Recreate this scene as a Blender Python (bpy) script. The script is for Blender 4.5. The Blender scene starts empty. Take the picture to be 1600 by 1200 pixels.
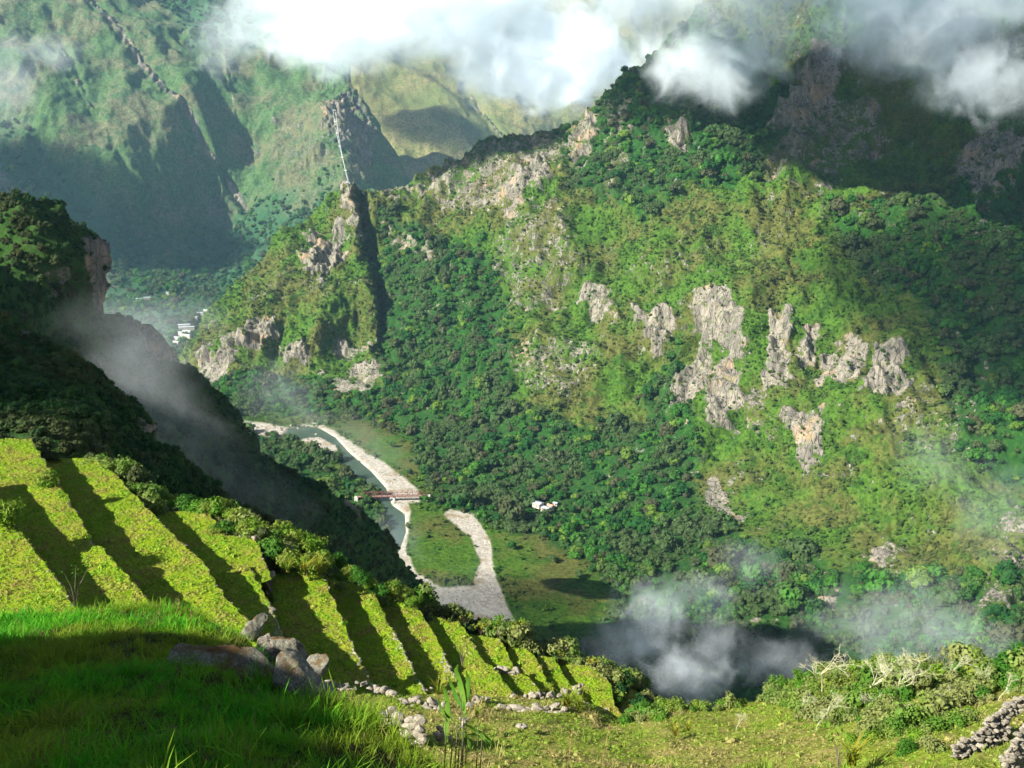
import bpy, math, random
import numpy as np
from mathutils import Vector, Matrix

random.seed(7)
RNG = np.random.default_rng(11)
scene = bpy.context.scene
col = scene.collection

_ORD = "first second third fourth fifth sixth seventh eighth ninth tenth eleventh twelfth thirteenth fourteenth fifteenth sixteenth seventeenth eighteenth nineteenth twentieth".split()
def nth(k):
    if k < 20: return _ORD[k]
    t, u = divmod(k + 1, 10)
    w = {2: "twent", 3: "thirt", 4: "fort", 5: "fift"}[t]
    return w + ("ieth" if u == 0 else "y-" + _ORD[u - 1])
def by_landmark(items, marks, text):
    '''items: (object, px, py); a label that counts each thing outward from the landmark nearest to it'''
    near = {}
    for o, x, y in items:
        m = min(marks, key=lambda m: (m[1] - x) ** 2 + (m[2] - y) ** 2)
        near.setdefault(m[0], []).append(((m[1] - x) ** 2 + (m[2] - y) ** 2, o))
    for m, l in near.items():
        for k, (_, o) in enumerate(sorted(l, key=lambda a: a[0])):
            o["label"] = text % ("nearest" if k == 0 else nth(k) + " nearest", m)

# ------------------------------------------------------------------ camera, sky, sun, exposure
PITCH = math.radians(14.0)
FPX = 1504.0
cam_d = bpy.data.cameras.new("camera")
cam_d.sensor_width = 36.0
cam_d.lens = FPX / 1600 * 36
cam_d.clip_start = 0.1
cam_d.clip_end = 60000
cam = bpy.data.objects.new("camera", cam_d)
cam.rotation_euler = (math.pi / 2 - PITCH, 0, 0)
col.objects.link(cam)
scene.camera = cam

SUN_EL, SUN_AZ = math.radians(34), math.radians(238)      # azimuth of the sun, clockwise from +Y
SUN = np.array([math.sin(SUN_AZ) * math.cos(SUN_EL), math.cos(SUN_AZ) * math.cos(SUN_EL), math.sin(SUN_EL)])
world = bpy.data.worlds.new("World")
scene.world = world
world.use_nodes = True
wn, wl = world.node_tree.nodes, world.node_tree.links
wn.clear()
w_out = wn.new("ShaderNodeOutputWorld")
w_bg = wn.new("ShaderNodeBackground"); w_bg.inputs[1].default_value = 0.05
w_sky = wn.new("ShaderNodeTexSky"); w_sky.sky_type = 'NISHITA'; w_sky.sun_disc = False
w_sky.sun_elevation = SUN_EL; w_sky.sun_rotation = SUN_AZ; w_sky.altitude = 2400
w_tc = wn.new("ShaderNodeTexCoord"); w_sep = wn.new("ShaderNodeSeparateXYZ"); wl.new(w_tc.outputs["Generated"], w_sep.inputs[0])
w_n = wn.new("ShaderNodeTexNoise"); w_n.inputs["Scale"].default_value = 2.6; w_n.inputs["Detail"].default_value = 6; w_n.inputs["Roughness"].default_value = 0.55
wl.new(w_tc.outputs["Generated"], w_n.inputs["Vector"])
w_h = wn.new("ShaderNodeMapRange"); wl.new(w_sep.outputs[2], w_h.inputs[0]); w_h.inputs[1].default_value = 0.0; w_h.inputs[2].default_value = 0.32; w_h.inputs[3].default_value = 0.34; w_h.inputs[4].default_value = 0.0
w_a = wn.new("ShaderNodeMath"); w_a.operation = 'ADD'; wl.new(w_n.outputs[0], w_a.inputs[0]); wl.new(w_h.outputs[0], w_a.inputs[1])
w_r = wn.new("ShaderNodeMapRange"); wl.new(w_a.outputs[0], w_r.inputs[0]); w_r.inputs[1].default_value = 0.52; w_r.inputs[2].default_value = 0.66
w_cl = wn.new("ShaderNodeBackground"); w_cl.inputs[0].default_value = (0.96, 1.0, 1.0, 1); w_cl.inputs[1].default_value = 0.30
w_mx = wn.new("ShaderNodeMixShader")
wl.new(w_sky.outputs[0], w_bg.inputs[0]); wl.new(w_r.outputs[0], w_mx.inputs[0]); wl.new(w_bg.outputs[0], w_mx.inputs[1]); wl.new(w_cl.outputs[0], w_mx.inputs[2])
wl.new(w_mx.outputs[0], w_out.inputs[0])

sun_d = bpy.data.lights.new("sun", 'SUN')
sun_d.energy = 5.0; sun_d.angle = math.radians(0.5); sun_d.color = (1.0, 0.955, 0.86)
sun = bpy.data.objects.new("sun", sun_d)
sun.rotation_euler = Vector(SUN.tolist()).to_track_quat('Z', 'Y').to_euler()
col.objects.link(sun)

scene.view_settings.view_transform = 'Standard'
scene.view_settings.look = 'None'
scene.view_settings.gamma = 1.0
scene.view_settings.use_curve_mapping = False
scene.view_settings.exposure = 1.72
scene.render.engine = 'CYCLES'
cy = scene.cycles
cy.use_denoising = True
cy.max_bounces = 8; cy.diffuse_bounces = 2; cy.glossy_bounces = 1; cy.transmission_bounces = 2
cy.volume_bounces = 3; cy.transparent_max_bounces = 6
cy.volume_step_rate = 1.0
cy.volume_max_steps = 64
cy.use_adaptive_sampling = True

# ------------------------------------------------------------------ helpers
SP, CP = math.sin(PITCH), math.cos(PITCH)

def coef(py):                       # height per metre of depth along the view axis
    return -SP + (600 - np.asarray(py, float)) / FPX * CP

def P(px, py, d):                   # a place seen at (px, py) of the 1600 x 1200 photograph, d metres along the axis
    px, py, d = np.asarray(px, float), np.asarray(py, float), np.asarray(d, float)
    v = (600 - py) / FPX
    return np.stack([(px - 800) / FPX * d, d * (CP + v * SP), d * (-SP + v * CP)], -1)

def PZ(px, py, z):                  # the same, by its height
    return P(px, py, z / coef(py))

_perm = np.random.default_rng(5).permutation(256)
_perm = np.concatenate([_perm, _perm, _perm])
_grad = np.random.default_rng(6).normal(size=(256, 3)); _grad /= np.linalg.norm(_grad, axis=1)[:, None]

def noise(p):
    p = np.asarray(p, float)
    i = np.floor(p).astype(np.int64); f = p - i; i &= 255
    u = f * f * f * (f * (f * 6 - 15) + 10)
    r = 0
    for dx in (0, 1):
        wx = u[..., 0] if dx else 1 - u[..., 0]
        for dy in (0, 1):
            wy = u[..., 1] if dy else 1 - u[..., 1]
            for dz in (0, 1):
                wz = u[..., 2] if dz else 1 - u[..., 2]
                h = _perm[_perm[_perm[i[..., 0] + dx] + i[..., 1] + dy] + i[..., 2] + dz]
                g = _grad[h]
                r = r + wx * wy * wz * (g[..., 0] * (f[..., 0] - dx) + g[..., 1] * (f[..., 1] - dy) + g[..., 2] * (f[..., 2] - dz))
    return r * 1.6

def fbm(p, octs=4, gain=0.5, lac=2.03):
    r, a = 0, 1.0
    p = np.asarray(p, float)
    for k in range(octs):
        r = r + a * noise(p + 17.3 * k); p = p * lac; a *= gain
    return r

def ridged(p, octs=4, gain=0.5, lac=2.07):
    r, a = 0, 1.0
    p = np.asarray(p, float)
    for k in range(octs):
        n = 1 - np.abs(noise(p + 9.1 * k)) * 2
        r = r + a * n; p = p * lac; a *= gain
    return r

def sstep(a, b, x):
    t = np.clip((x - a) / (b - a), 0, 1)
    return t * t * (3 - 2 * t)

def tps(ctrl, vals):                # smooth surface through scattered values (pixels scaled to ~1)
    c = np.array(ctrl, float) / 500
    n = len(c)
    def K(a, b):
        r2 = ((a[:, None, :] - b[None, :, :]) ** 2).sum(-1)
        return np.where(r2 > 1e-12, r2 * np.log(np.maximum(r2, 1e-12)) * 0.5, 0)
    A = np.zeros((n + 3, n + 3))
    A[:n, :n] = K(c, c) + np.eye(n) * 2e-4
    A[:n, n] = 1; A[:n, n + 1:] = c; A[n, :n] = 1; A[n + 1:, :n] = c.T
    w = np.linalg.solve(A, np.concatenate([vals, [0, 0, 0]]))
    def f(q):
        sh = q.shape[:-1]
        q = q.reshape(-1, 2) / 500
        out = np.empty(len(q))
        for s in range(0, len(q), 40000):
            b = q[s:s + 40000]
            out[s:s + 40000] = K(b, c) @ w[:n] + w[n] + b @ w[n + 1:]
        return out.reshape(sh)
    return f

def depth_field(pts):               # pts: (px, py, depth); planes stay planes because 1/depth is interpolated
    a = np.array(pts, float)
    f = tps(a[:, :2], 1000 / a[:, 2])
    return lambda q: 1000 / np.maximum(f(q), 1e-3)

def resample(pl, n, smooth=True):
    a = np.array(pl, float)
    d = np.concatenate([[0], np.cumsum(np.linalg.norm(np.diff(a[:, :2], axis=0), axis=1))])
    s = np.linspace(0, d[-1], n)
    return np.stack([np.interp(s, d, a[:, k]) for k in range(a.shape[1])], -1)

def poly_sd(q, poly):               # signed distance, negative inside
    a = np.array(poly, float); b = np.roll(a, -1, axis=0)
    qx, qy = q[..., 0], q[..., 1]
    best = np.full(qx.shape, 1e18); ins = np.zeros(qx.shape, bool)
    for (x0, y0), (x1, y1) in zip(a, b):
        dx, dy = x1 - x0, y1 - y0
        t = np.clip(((qx - x0) * dx + (qy - y0) * dy) / (dx * dx + dy * dy + 1e-9), 0, 1)
        best = np.minimum(best, (qx - x0 - t * dx) ** 2 + (qy - y0 - t * dy) ** 2)
        if y0 != y1:
            c = ((y0 > qy) != (y1 > qy)) & (qx < (x1 - x0) * (qy - y0) / (y1 - y0) + x0)
            ins ^= c
    return np.where(ins, -1, 1) * np.sqrt(best)

def line_sd(q, pl):
    a = np.array(pl, float)
    qx, qy = q[..., 0], q[..., 1]
    best = np.full(qx.shape, 1e18)
    for (x0, y0), (x1, y1) in zip(a[:-1, :2], a[1:, :2]):
        dx, dy = x1 - x0, y1 - y0
        t = np.clip(((qx - x0) * dx + (qy - y0) * dy) / (dx * dx + dy * dy + 1e-9), 0, 1)
        best = np.minimum(best, (qx - x0 - t * dx) ** 2 + (qy - y0 - t * dy) ** 2)
    return np.sqrt(best)

def depth_on(sh, x, y):            # distance of a landform's finished surface where it shows at (x, y)
    G = sh["G"].reshape(-1, 3)
    d = G[:, 1] * CP - G[:, 2] * SP
    px = G[:, 0] / d * FPX + 800; py = 600 - (G[:, 1] * SP + G[:, 2] * CP) / d * FPX
    k = np.argsort((px - x) ** 2 + (py - y) ** 2)[:6]
    return float(d[k].min())

def grid_normals(G):
    du = np.gradient(G, axis=1); dv = np.gradient(G, axis=0)
    n = np.cross(du, dv)
    n /= np.linalg.norm(n, axis=-1)[..., None] + 1e-12
    c = (n * G).sum(-1)             # face the camera at the origin
    return np.where(c[..., None] > 0, -n, n)

def mesh_from(name, V, F, mat=None, smooth=True, attrs=None, kind=None, parent=None):
    V = np.asarray(V, np.float32).reshape(-1, 3)
    me = bpy.data.meshes.new(name)
    if isinstance(F, np.ndarray):
        k = F.shape[1]
        me.vertices.add(len(V)); me.vertices.foreach_set("co", V.ravel())
        me.loops.add(F.size); me.loops.foreach_set("vertex_index", F.astype(np.int32).ravel())
        me.polygons.add(len(F)); me.polygons.foreach_set("loop_start", np.arange(0, F.size, k, dtype=np.int32))
        me.update(calc_edges=True)
    else:
        me.from_pydata(V.tolist(), [], F)
    if smooth:
        me.polygons.foreach_set("use_smooth", np.ones(len(me.polygons), bool))
    for k, v in (attrs or {}).items():
        at = me.attributes.new(k, 'FLOAT', 'POINT'); at.data.foreach_set("value", np.asarray(v, np.float32).ravel())
    if mat: me.materials.append(mat)
    o = bpy.data.objects.new(name, me)
    col.objects.link(o)
    if kind: o["kind"] = kind
    if parent: o.parent = parent
    return o

def grid_faces(r, c):
    i = np.arange(r * c).reshape(r, c)
    return np.stack([i[:-1, :-1], i[:-1, 1:], i[1:, 1:], i[1:, :-1]], -1).reshape(-1, 4)

def tag(o, label=None, cat=None, group=None, kind=None):
    if label: o["label"] = label
    if cat: o["category"] = cat
    if group: o["group"] = group
    if kind: o["kind"] = kind
    return o

def ico(sub=2):
    import bmesh
    bm = bmesh.new(); bmesh.ops.create_icosphere(bm, subdivisions=sub, radius=1.0)
    V = np.array([v.co[:] for v in bm.verts]); F = np.array([[v.index for v in f.verts] for f in bm.faces])
    bm.free(); return V, F

# ------------------------------------------------------------------ material kit
class NT:
    def __init__(s, name):
        s.m = bpy.data.materials.new(name); s.m.use_nodes = True
        s.t = s.m.node_tree; s.n = s.t.nodes; s.l = s.t.links
        s.n.clear()
        s.out = s.n.new("ShaderNodeOutputMaterial")
    def set(s, sock, v):
        if v is None: return
        if isinstance(v, bpy.types.NodeSocket): s.l.new(v, sock)
        elif isinstance(v, tuple) and len(v) == 3 and sock.type == 'RGBA': sock.default_value = (*v, 1)
        else: sock.default_value = v
    def pos(s):
        return s.n.new("ShaderNodeNewGeometry").outputs["Position"]
    def noise(s, scale, detail=4, rough=0.55, vec=None, out=0, dist=0.0):
        n = s.n.new("ShaderNodeTexNoise"); n.inputs["Scale"].default_value = scale
        n.inputs["Detail"].default_value = detail; n.inputs["Roughness"].default_value = rough
        n.inputs["Distortion"].default_value = dist
        s.l.new(vec if vec is not None else s.pos(), n.inputs["Vector"])
        return n.outputs[out]
    def voro(s, scale, vec=None, feature='F1', out="Distance"):
        n = s.n.new("ShaderNodeTexVoronoi"); n.inputs["Scale"].default_value = scale; n.feature = feature
        s.l.new(vec if vec is not None else s.pos(), n.inputs["Vector"])
        return n.outputs[out]
    def vmul(s, vec, v3):
        n = s.n.new("ShaderNodeVectorMath"); n.operation = 'MULTIPLY'
        s.l.new(vec, n.inputs[0]); n.inputs[1].default_value = v3
        return n.outputs[0]
    def math(s, op, a, b=None, c=None, clamp=False):
        n = s.n.new("ShaderNodeMath"); n.operation = op; n.use_clamp = clamp
        s.set(n.inputs[0], a)
        if b is not None: s.set(n.inputs[1], b)
        if c is not None: s.set(n.inputs[2], c)
        return n.outputs[0]
    def ramp(s, x, a, b, lo=0.0, hi=1.0):
        n = s.n.new("ShaderNodeMapRange"); n.interpolation_type = 'SMOOTHSTEP'
        s.set(n.inputs["Value"], x); n.inputs["From Min"].default_value = a; n.inputs["From Max"].default_value = b
        n.inputs["To Min"].default_value = lo; n.inputs["To Max"].default_value = hi
        return n.outputs[0]
    def mix(s, f, a, b, blend='MIX'):
        n = s.n.new("ShaderNodeMix"); n.data_type = 'RGBA'; n.blend_type = blend
        s.set(n.inputs[0], f); s.set(n.inputs[6], a); s.set(n.inputs[7], b)
        return n.outputs[2]
    def attr(s, name):
        n = s.n.new("ShaderNodeAttribute"); n.attribute_name = name
        return n.outputs["Fac"]
    def rand(s):
        return s.n.new("ShaderNodeObjectInfo").outputs["Random"]
    def bump(s, h, strength, dist):
        n = s.n.new("ShaderNodeBump"); n.inputs["Strength"].default_value = strength; n.inputs["Distance"].default_value = dist
        s.l.new(h, n.inputs["Height"]); return n.outputs[0]
    def surf(s, color, rough=0.9, normal=None, spec=0.15, trans=0.0, metal=0.0):
        b = s.n.new("ShaderNodeBsdfPrincipled")
        s.set(b.inputs["Base Color"], color); s.set(b.inputs["Roughness"], rough)
        b.inputs["Specular IOR Level"].default_value = spec; b.inputs["Metallic"].default_value = metal
        if normal is not None: s.l.new(normal, b.inputs["Normal"])
        o = b.outputs[0]
        if trans:
            t = s.n.new("ShaderNodeBsdfTranslucent"); s.set(t.inputs[0], color)
            mx = s.n.new("ShaderNodeMixShader"); mx.inputs[0].default_value = trans
            s.l.new(o, mx.inputs[1]); s.l.new(t.outputs[0], mx.inputs[2]); o = mx.outputs[0]
        s.l.new(o, s.out.inputs["Surface"])
        return s.m

def mountain_mat(name, g1, g2, g3, fcol, rock1, rock2, sc=1.0, rock_gain=1.0):
    t = NT(name)
    p = t.pos()
    n1 = t.noise(0.012 * sc, 5, 0.6, p); n2 = t.noise(0.05 * sc, 5, 0.65, p); n3 = t.noise(0.22 * sc, 5, 0.7, p)
    g = t.mix(t.ramp(n1, 0.42, 0.60), g1, g2)
    g = t.mix(t.ramp(n2, 0.50, 0.66), g, g3)
    g = t.mix(t.ramp(n3, 0.36, 0.66, 0.0, 0.85), g, t.mix(1.0, g, (0.30, 0.36, 0.30), 'MULTIPLY'))
    g = t.mix(t.math('MULTIPLY', t.attr("forest"), t.ramp(n3, 0.3, 0.6, 0.55, 1.0)), g, fcol)
    # rock: streaked down the face
    st = t.noise(0.06 * sc, 6, 0.7, t.vmul(p, (1.0, 1.0, 0.28)))
    st2 = t.noise(0.30 * sc, 5, 0.65, t.vmul(p, (1.0, 1.0, 0.11)))
    r = t.mix(t.ramp(st, 0.40, 0.62), rock1, rock2)
    r = t.mix(t.ramp(st2, 0.47, 0.34), r, (0.030, 0.028, 0.022))
    ck = t.voro(0.11 * sc, t.vmul(p, (1.0, 1.0, 0.30)), 'DISTANCE_TO_EDGE')
    r = t.mix(t.ramp(ck, 0.035, 0.0, 0, 0.7), r, (0.028, 0.026, 0.020))
    r = t.mix(t.math('MULTIPLY', t.ramp(t.noise(0.12 * sc, 5, 0.7, p), 0.55, 0.62), 0.65), r, g)
    r = t.mix(t.ramp(t.noise(0.03 * sc, 3, 0.5, p), 0.55, 0.7, 0, 0.5), r, (0.30, 0.20, 0.11))
    k = t.math('ADD', t.attr("rock"), t.math('MULTIPLY', t.math('SUBTRACT', n3, 0.5), 1.7))
    k = t.math('ADD', k, t.math('MULTIPLY', t.math('SUBTRACT', n2, 0.5), 1.6))
    k = t.ramp(k, 0.50, 0.62)
    c = t.mix(k, g, r)
    gr = t.mix(t.ramp(n3, 0.35, 0.65), (0.36, 0.33, 0.275), (0.23, 0.21, 0.175))
    gr = t.mix(t.ramp(t.noise(0.035, 4, 0.6, p), 0.52, 0.66), gr, (0.20, 0.16, 0.10))
    c = t.mix(t.attr("gravel"), c, gr)
    h = t.math('ADD', n3, t.math('MULTIPLY', st2, 0.8)); h = t.math('ADD', h, t.math('MULTIPLY', t.math('MULTIPLY', t.ramp(ck, 0.0, 0.10), 0.5), k))
    return t.surf(c, 0.95, t.bump(h, 0.8, 1.7 / sc), 0.08)

# ------------------------------------------------------------------ landforms
def sheet(name, A, B, field, na, nb, mat, relief=(), masks=None, kind="structure", back=(60, 90), flat=None, post=None, bias=1.0):
    """Patch of ground between the crest line A and the foot line B; relief: (amplitude, wavelength, kind)."""
    a = resample(A, na); b = resample(B, na)
    t = np.linspace(0, 1, nb)[:, None, None] ** bias
    Q = a[None] * (1 - t) + b[None] * t
    D = field(Q)
    G = P(Q[..., 0], Q[..., 1], D)
    N = grid_normals(G)
    M = masks(Q, G) if masks else {}
    w = np.ones(D.shape) if flat is None else flat(Q, G)
    disp = 0
    for amp, wl, kd in relief:
        if kd == 'r': disp = disp + amp * (ridged(G / wl, 4) - 0.9)
        elif kd == 'v':                         # steep ribs running down the face
            q = G / wl; q[..., 2] *= 0.22
            disp = disp + amp * (ridged(q, 4) - 0.9)
        else: disp = disp + amp * fbm(G / wl, 4)
    G = G + N * (disp * w)[..., None]
    if "rock" in M:
        q = G / 34.0; q[..., 2] *= 0.3
        rk = M["rock"] * w
        q2 = G / 15.0; q2[..., 2] *= 0.25
        G = G + N * (rk * (9 * ridged(q, 3) - 3 + 2.2 * (ridged(q2, 2) - 0.5)) * (D / 1400))[..., None]
    if post: G = post(Q, G, M)
    # far side of the crest
    rows = []
    top = G[0]
    if back:
        up = top / np.linalg.norm(top[:, :2], axis=1)[:, None]
        hd = np.stack([up[:, 0], up[:, 1], np.zeros(len(up))], -1)
        for k, f in ((2, 1.0), (1, 0.35)):
            rows.append(top + hd * back[0] * f + np.array([0, 0, -back[1] * f]))
        G2 = np.concatenate([np.stack(rows), G])
        Mx = {k: np.concatenate([np.repeat(v[:1], 2, 0), v]) for k, v in M.items()}
    else:
        G2, Mx = G, M
    o = mesh_from(name, G2, grid_faces(G2.shape[0], na), mat, True, Mx, kind)
    return dict(o=o, Q=Q, G=G, N=grid_normals(G), M=M, field=field)

M_MAIN = mountain_mat("mountain_grass_and_rock", (0.052, 0.110, 0.012), (0.084, 0.090, 0.022), (0.031, 0.080, 0.010), (0.010, 0.046, 0.008),
                      (0.205, 0.185, 0.145), (0.115, 0.105, 0.088))
M_FAR = mountain_mat("far_mountain_grass", (0.060, 0.110, 0.036), (0.110, 0.112, 0.058), (0.042, 0.092, 0.034), (0.018, 0.060, 0.024),
                     (0.17, 0.15, 0.12), (0.10, 0.095, 0.085), sc=0.45)
M_TAN = mountain_mat("dry_mountain_grass", (0.13, 0.135, 0.045), (0.175, 0.155, 0.065), (0.10, 0.115, 0.035), (0.06, 0.085, 0.025),
                     (0.34, 0.30, 0.24), (0.25, 0.22, 0.18), sc=0.35)
M_NEAR = mountain_mat("crag_scrub_and_rock", (0.040, 0.085, 0.012), (0.060, 0.075, 0.018), (0.028, 0.065, 0.010), (0.016, 0.045, 0.008),
                      (0.15, 0.13, 0.105), (0.07, 0.065, 0.058), sc=3.2)

FLOOR = -430.0
floor_poly = [(330, 650), (480, 640), (600, 655), (660, 700), (690, 790), (790, 820), (900, 880), (980, 960), (1020, 1040), (1010, 1200), (560, 1200), (560, 900), (540, 760)]
ctrl = [
    (285, 560, 1850), (330, 505, 1900), (400, 420, 1950), (490, 322, 1985), (545, 296, 1950), (470, 400, 1850), (400, 500, 1790),
    (560, 450, 1800), (580, 560, 1725), (330, 585, 1770), (450, 600, 1690), (300, 610, 1740),
    (598, 400, 1885), (608, 500, 1800), (620, 288, 1960), (700, 240, 1985), (820, 215, 1950), (900, 165, 1900), (1000, 110, 1850),
    (1080, 40, 1850), (1100, -60, 1900), (1300, -60, 1760), (1680, -60, 1600), (650, 380, 1850), (700, 450, 1735), (700, 330, 1860), (800, 300, 1790), (760, 400, 1770),
    (720, 560, 1600), (850, 400, 1640), (850, 550, 1500), (800, 650, 1440), (900, 700, 1320), (1000, 750, 1215), (1000, 560, 1395),
    (930, 450, 1560), (1000, 400, 1550), (1000, 250, 1720), (1080, 600, 1345), (1060, 500, 1440), (1130, 480, 1365), (1200, 500, 1310), (1110, 650, 1275),
    (1200, 700, 1195), (1120, 760, 1195), (1300, 560, 1250), (1400, 590, 1200), (1300, 720, 1115), (1200, 820, 1090), (1350, 400, 1420),
    (1350, 200, 1600), (1250, 150, 1700), (1200, 300, 1580), (1550, 400, 1310), (1550, 200, 1490), (1550, 600, 1175), (1450, 750, 1020), (1300, 900, 950),
    (1590, 800, 930), (1480, 850, 950), (1530, 900, 860), (1560, 1000, 780), (1350, 1040, 800), (1680, 600, 1120), (1680, 900, 850), (1680, 1150, 640),
    (1000, 800, 1150), (1100, 860, 1040), (1150, 940, 930), (1200, 1060, 790),
]
for x, y in [(300, 640), (370, 660), (480, 665), (600, 770), (560, 740), (640, 850), (700, 960), (760, 850), (640, 700), (740, 810), (800, 870), (900, 950),
             (1000, 1000), (1000, 1090), (850, 1080), (400, 900), (500, 1100), (1100, 1150), (700, 1180), (300, 800)]:
    ctrl.append((x, y, FLOOR / float(coef(y))))
_mf = depth_field(ctrl)
def main_field(Q):
    d = _mf(Q)
    fl = np.where(coef(Q[..., 1]) < -0.12, FLOOR / np.minimum(coef(Q[..., 1]), -0.12), 1e9)
    m = sstep(25, -15, poly_sd(Q, floor_poly))
    d = d * (1 - m) + np.minimum(fl, 3000) * m
    return np.minimum(d, fl)

ROCKS = [
    ([(488, 362), (545, 348), (552, 368), (540, 392), (500, 432), (470, 425), (463, 400)], 1.0),
    ([(540, 288), (560, 298), (577, 378), (556, 372)], 0.95),
    ([(318, 562), (425, 503), (432, 520), (385, 562), (330, 602), (306, 597)], 1.05),
    ([(436, 545), (462, 528), (492, 560), (487, 580), (455, 573), (428, 590)], 0.8),
    ([(508, 590), (600, 578), (612, 605), (530, 616)], 0.8),
    ([(500, 548), (530, 528), (592, 540), (592, 572), (540, 565)], 0.75),
    ([(580, 288), (640, 268), (690, 235), (760, 225), (840, 210), (880, 192), (880, 245), (830, 275), (790, 330), (720, 335), (650, 305), (592, 318)], 0.60),
    ([(805, 275), (862, 240), (852, 285), (800, 345)], 1.0),
    ([(800, 330), (880, 300), (905, 400), (870, 470), (790, 485), (775, 420)], 0.50),
    ([(600, 350), (690, 380), (685, 415), (630, 400)], 0.65),
    ([(895, 445), (945, 452), (980, 505), (930, 505)], 0.75),
    ([(800, 520), (960, 540), (900, 620), (810, 600)], 0.5),
    ([(988, 480), (1052, 488), (1062, 520), (1022, 545), (995, 518)], 1.05),
    ([(1085, 482), (1130, 468), (1172, 502), (1160, 560), (1090, 540)], 0.85),
    ([(1190, 482), (1235, 480), (1232, 605), (1192, 600)], 1.05),
    ([(1245, 505), (1285, 500), (1282, 560), (1250, 570)], 1.0),
    ([(1280, 545), (1335, 530), (1362, 560), (1350, 612), (1285, 600)], 0.95),
    ([(1366, 555), (1400, 552), (1422, 605), (1412, 635), (1345, 628)], 1.1),
    ([(1060, 572), (1112, 552), (1122, 600), (1080, 642), (1044, 638)], 0.9),
    ([(1138, 575), (1172, 568), (1160, 620), (1145, 668), (1108, 682), (1106, 650)], 1.1),
    ([(1170, 600), (1215, 620), (1200, 680), (1160, 670)], 0.55),
    ([(1236, 640), (1292, 640), (1290, 702), (1270, 722), (1240, 738)], 1.0),
    ([(1092, 742), (1132, 730), (1128, 768), (1172, 822), (1148, 815), (1098, 790)], 0.95),
    ([(1208, 195), (1285, 60), (1340, 80), (1300, 155), (1250, 205), (1216, 215)], 0.95),
    ([(1188, 252), (1290, 150), (1395, 130), (1375, 225), (1285, 282), (1200, 288)], 0.58),
    ([(1488, 232), (1530, 190), (1582, 180), (1610, 260), (1530, 332), (1478, 282)], 0.75),
    ([(1515, 985), (1528, 900), (1580, 800), (1640, 770), (1640, 1010), (1540, 1005)], 0.50),
    ([(880, 150), (935, 148), (932, 250), (888, 262)], 0.7),
    ([(940, 150), (985, 150), (985, 260), (945, 330)], 0.55),
    ([(1038, 202), (1070, 205), (1072, 232), (1040, 228)], 0.9),
    ([(1340, 660), (1500, 560), (1560, 640), (1500, 720), (1400, 700)], 0.42),
    ([(1360, 850), (1390, 840), (1385, 880), (1370, 875)], 0.9),
    ([(1255, 930), (1310, 925), (1300, 955), (1270, 950)], 0.8),
    ([(1165, 962), (1215, 968), (1212, 982), (1170, 975)], 0.9),
]
FOREST = [
    [(600, 330), (680, 365), (770, 400), (800, 500), (815, 640), (900, 665), (1000, 640), (1040, 560), (1060, 545), (1095, 650), (1095, 800), (1200, 850), (1400, 900), (1640, 900), (1640, 1110), (840, 1110),
     (850, 1030), (960, 965), (950, 920), (880, 860), (790, 830), (700, 795), (655, 745), (640, 690), (560, 640), (600, 600), (590, 420)],
    [(290, 600), (420, 590), (600, 600), (640, 660), (490, 655), (430, 640), (380, 655), (420, 690), (480, 700), (545, 740), (590, 775), (600, 830), (560, 900), (200, 900), (200, 600)],
    [(940, 60), (1100, 20), (1260, 160), (1180, 280), (1000, 330), (900, 300), (860, 210)],
    [(1300, 330), (1640, 260), (1640, 760), (1500, 720), (1450, 500), (1330, 430)],
]
MEADOW = [
    [(520, 668), (560, 655), (640, 690), (655, 740), (640, 760), (600, 725)],
    [(640, 790), (700, 800), (745, 850), (740, 905), (650, 905), (640, 850)],
    [(765, 830), (850, 850), (940, 905), (960, 950), (900, 1010), (820, 990), (790, 900)],
]
GRAVEL = [
    [(468, 685), (500, 680), (526, 693), (530, 716), (510, 712), (485, 700)],
    [(488, 661), (520, 672), (560, 700), (612, 732), (655, 768), (655, 786), (600, 788), (585, 755), (560, 720), (532, 694), (505, 673)],
    [(612, 786), (636, 784), (642, 800), (637, 830), (634, 862), (650, 895), (690, 920), (738, 915), (752, 880), (735, 840), (692, 806), (702, 797), (742, 806), (766, 845), (770, 890), (795, 955), (840, 1040), (700, 1040),
     (640, 930), (616, 880), (630, 845), (626, 810)],
    [(355, 655), (400, 660), (440, 668), (480, 672), (440, 684), (400, 680)],
]
RIVER = [(455, 668), (478, 664), (500, 669), (524, 683), (545, 706), (580, 736), (603, 762), (612, 788), (632, 802), (634, 830), (625, 855), (612, 880), (640, 935), (700, 1040), (640, 1040), (585, 900), (592, 850), (606, 825), (600, 790), (560, 750), (530, 722), (530, 697), (500, 681), (470, 684), (440, 680)]

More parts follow.
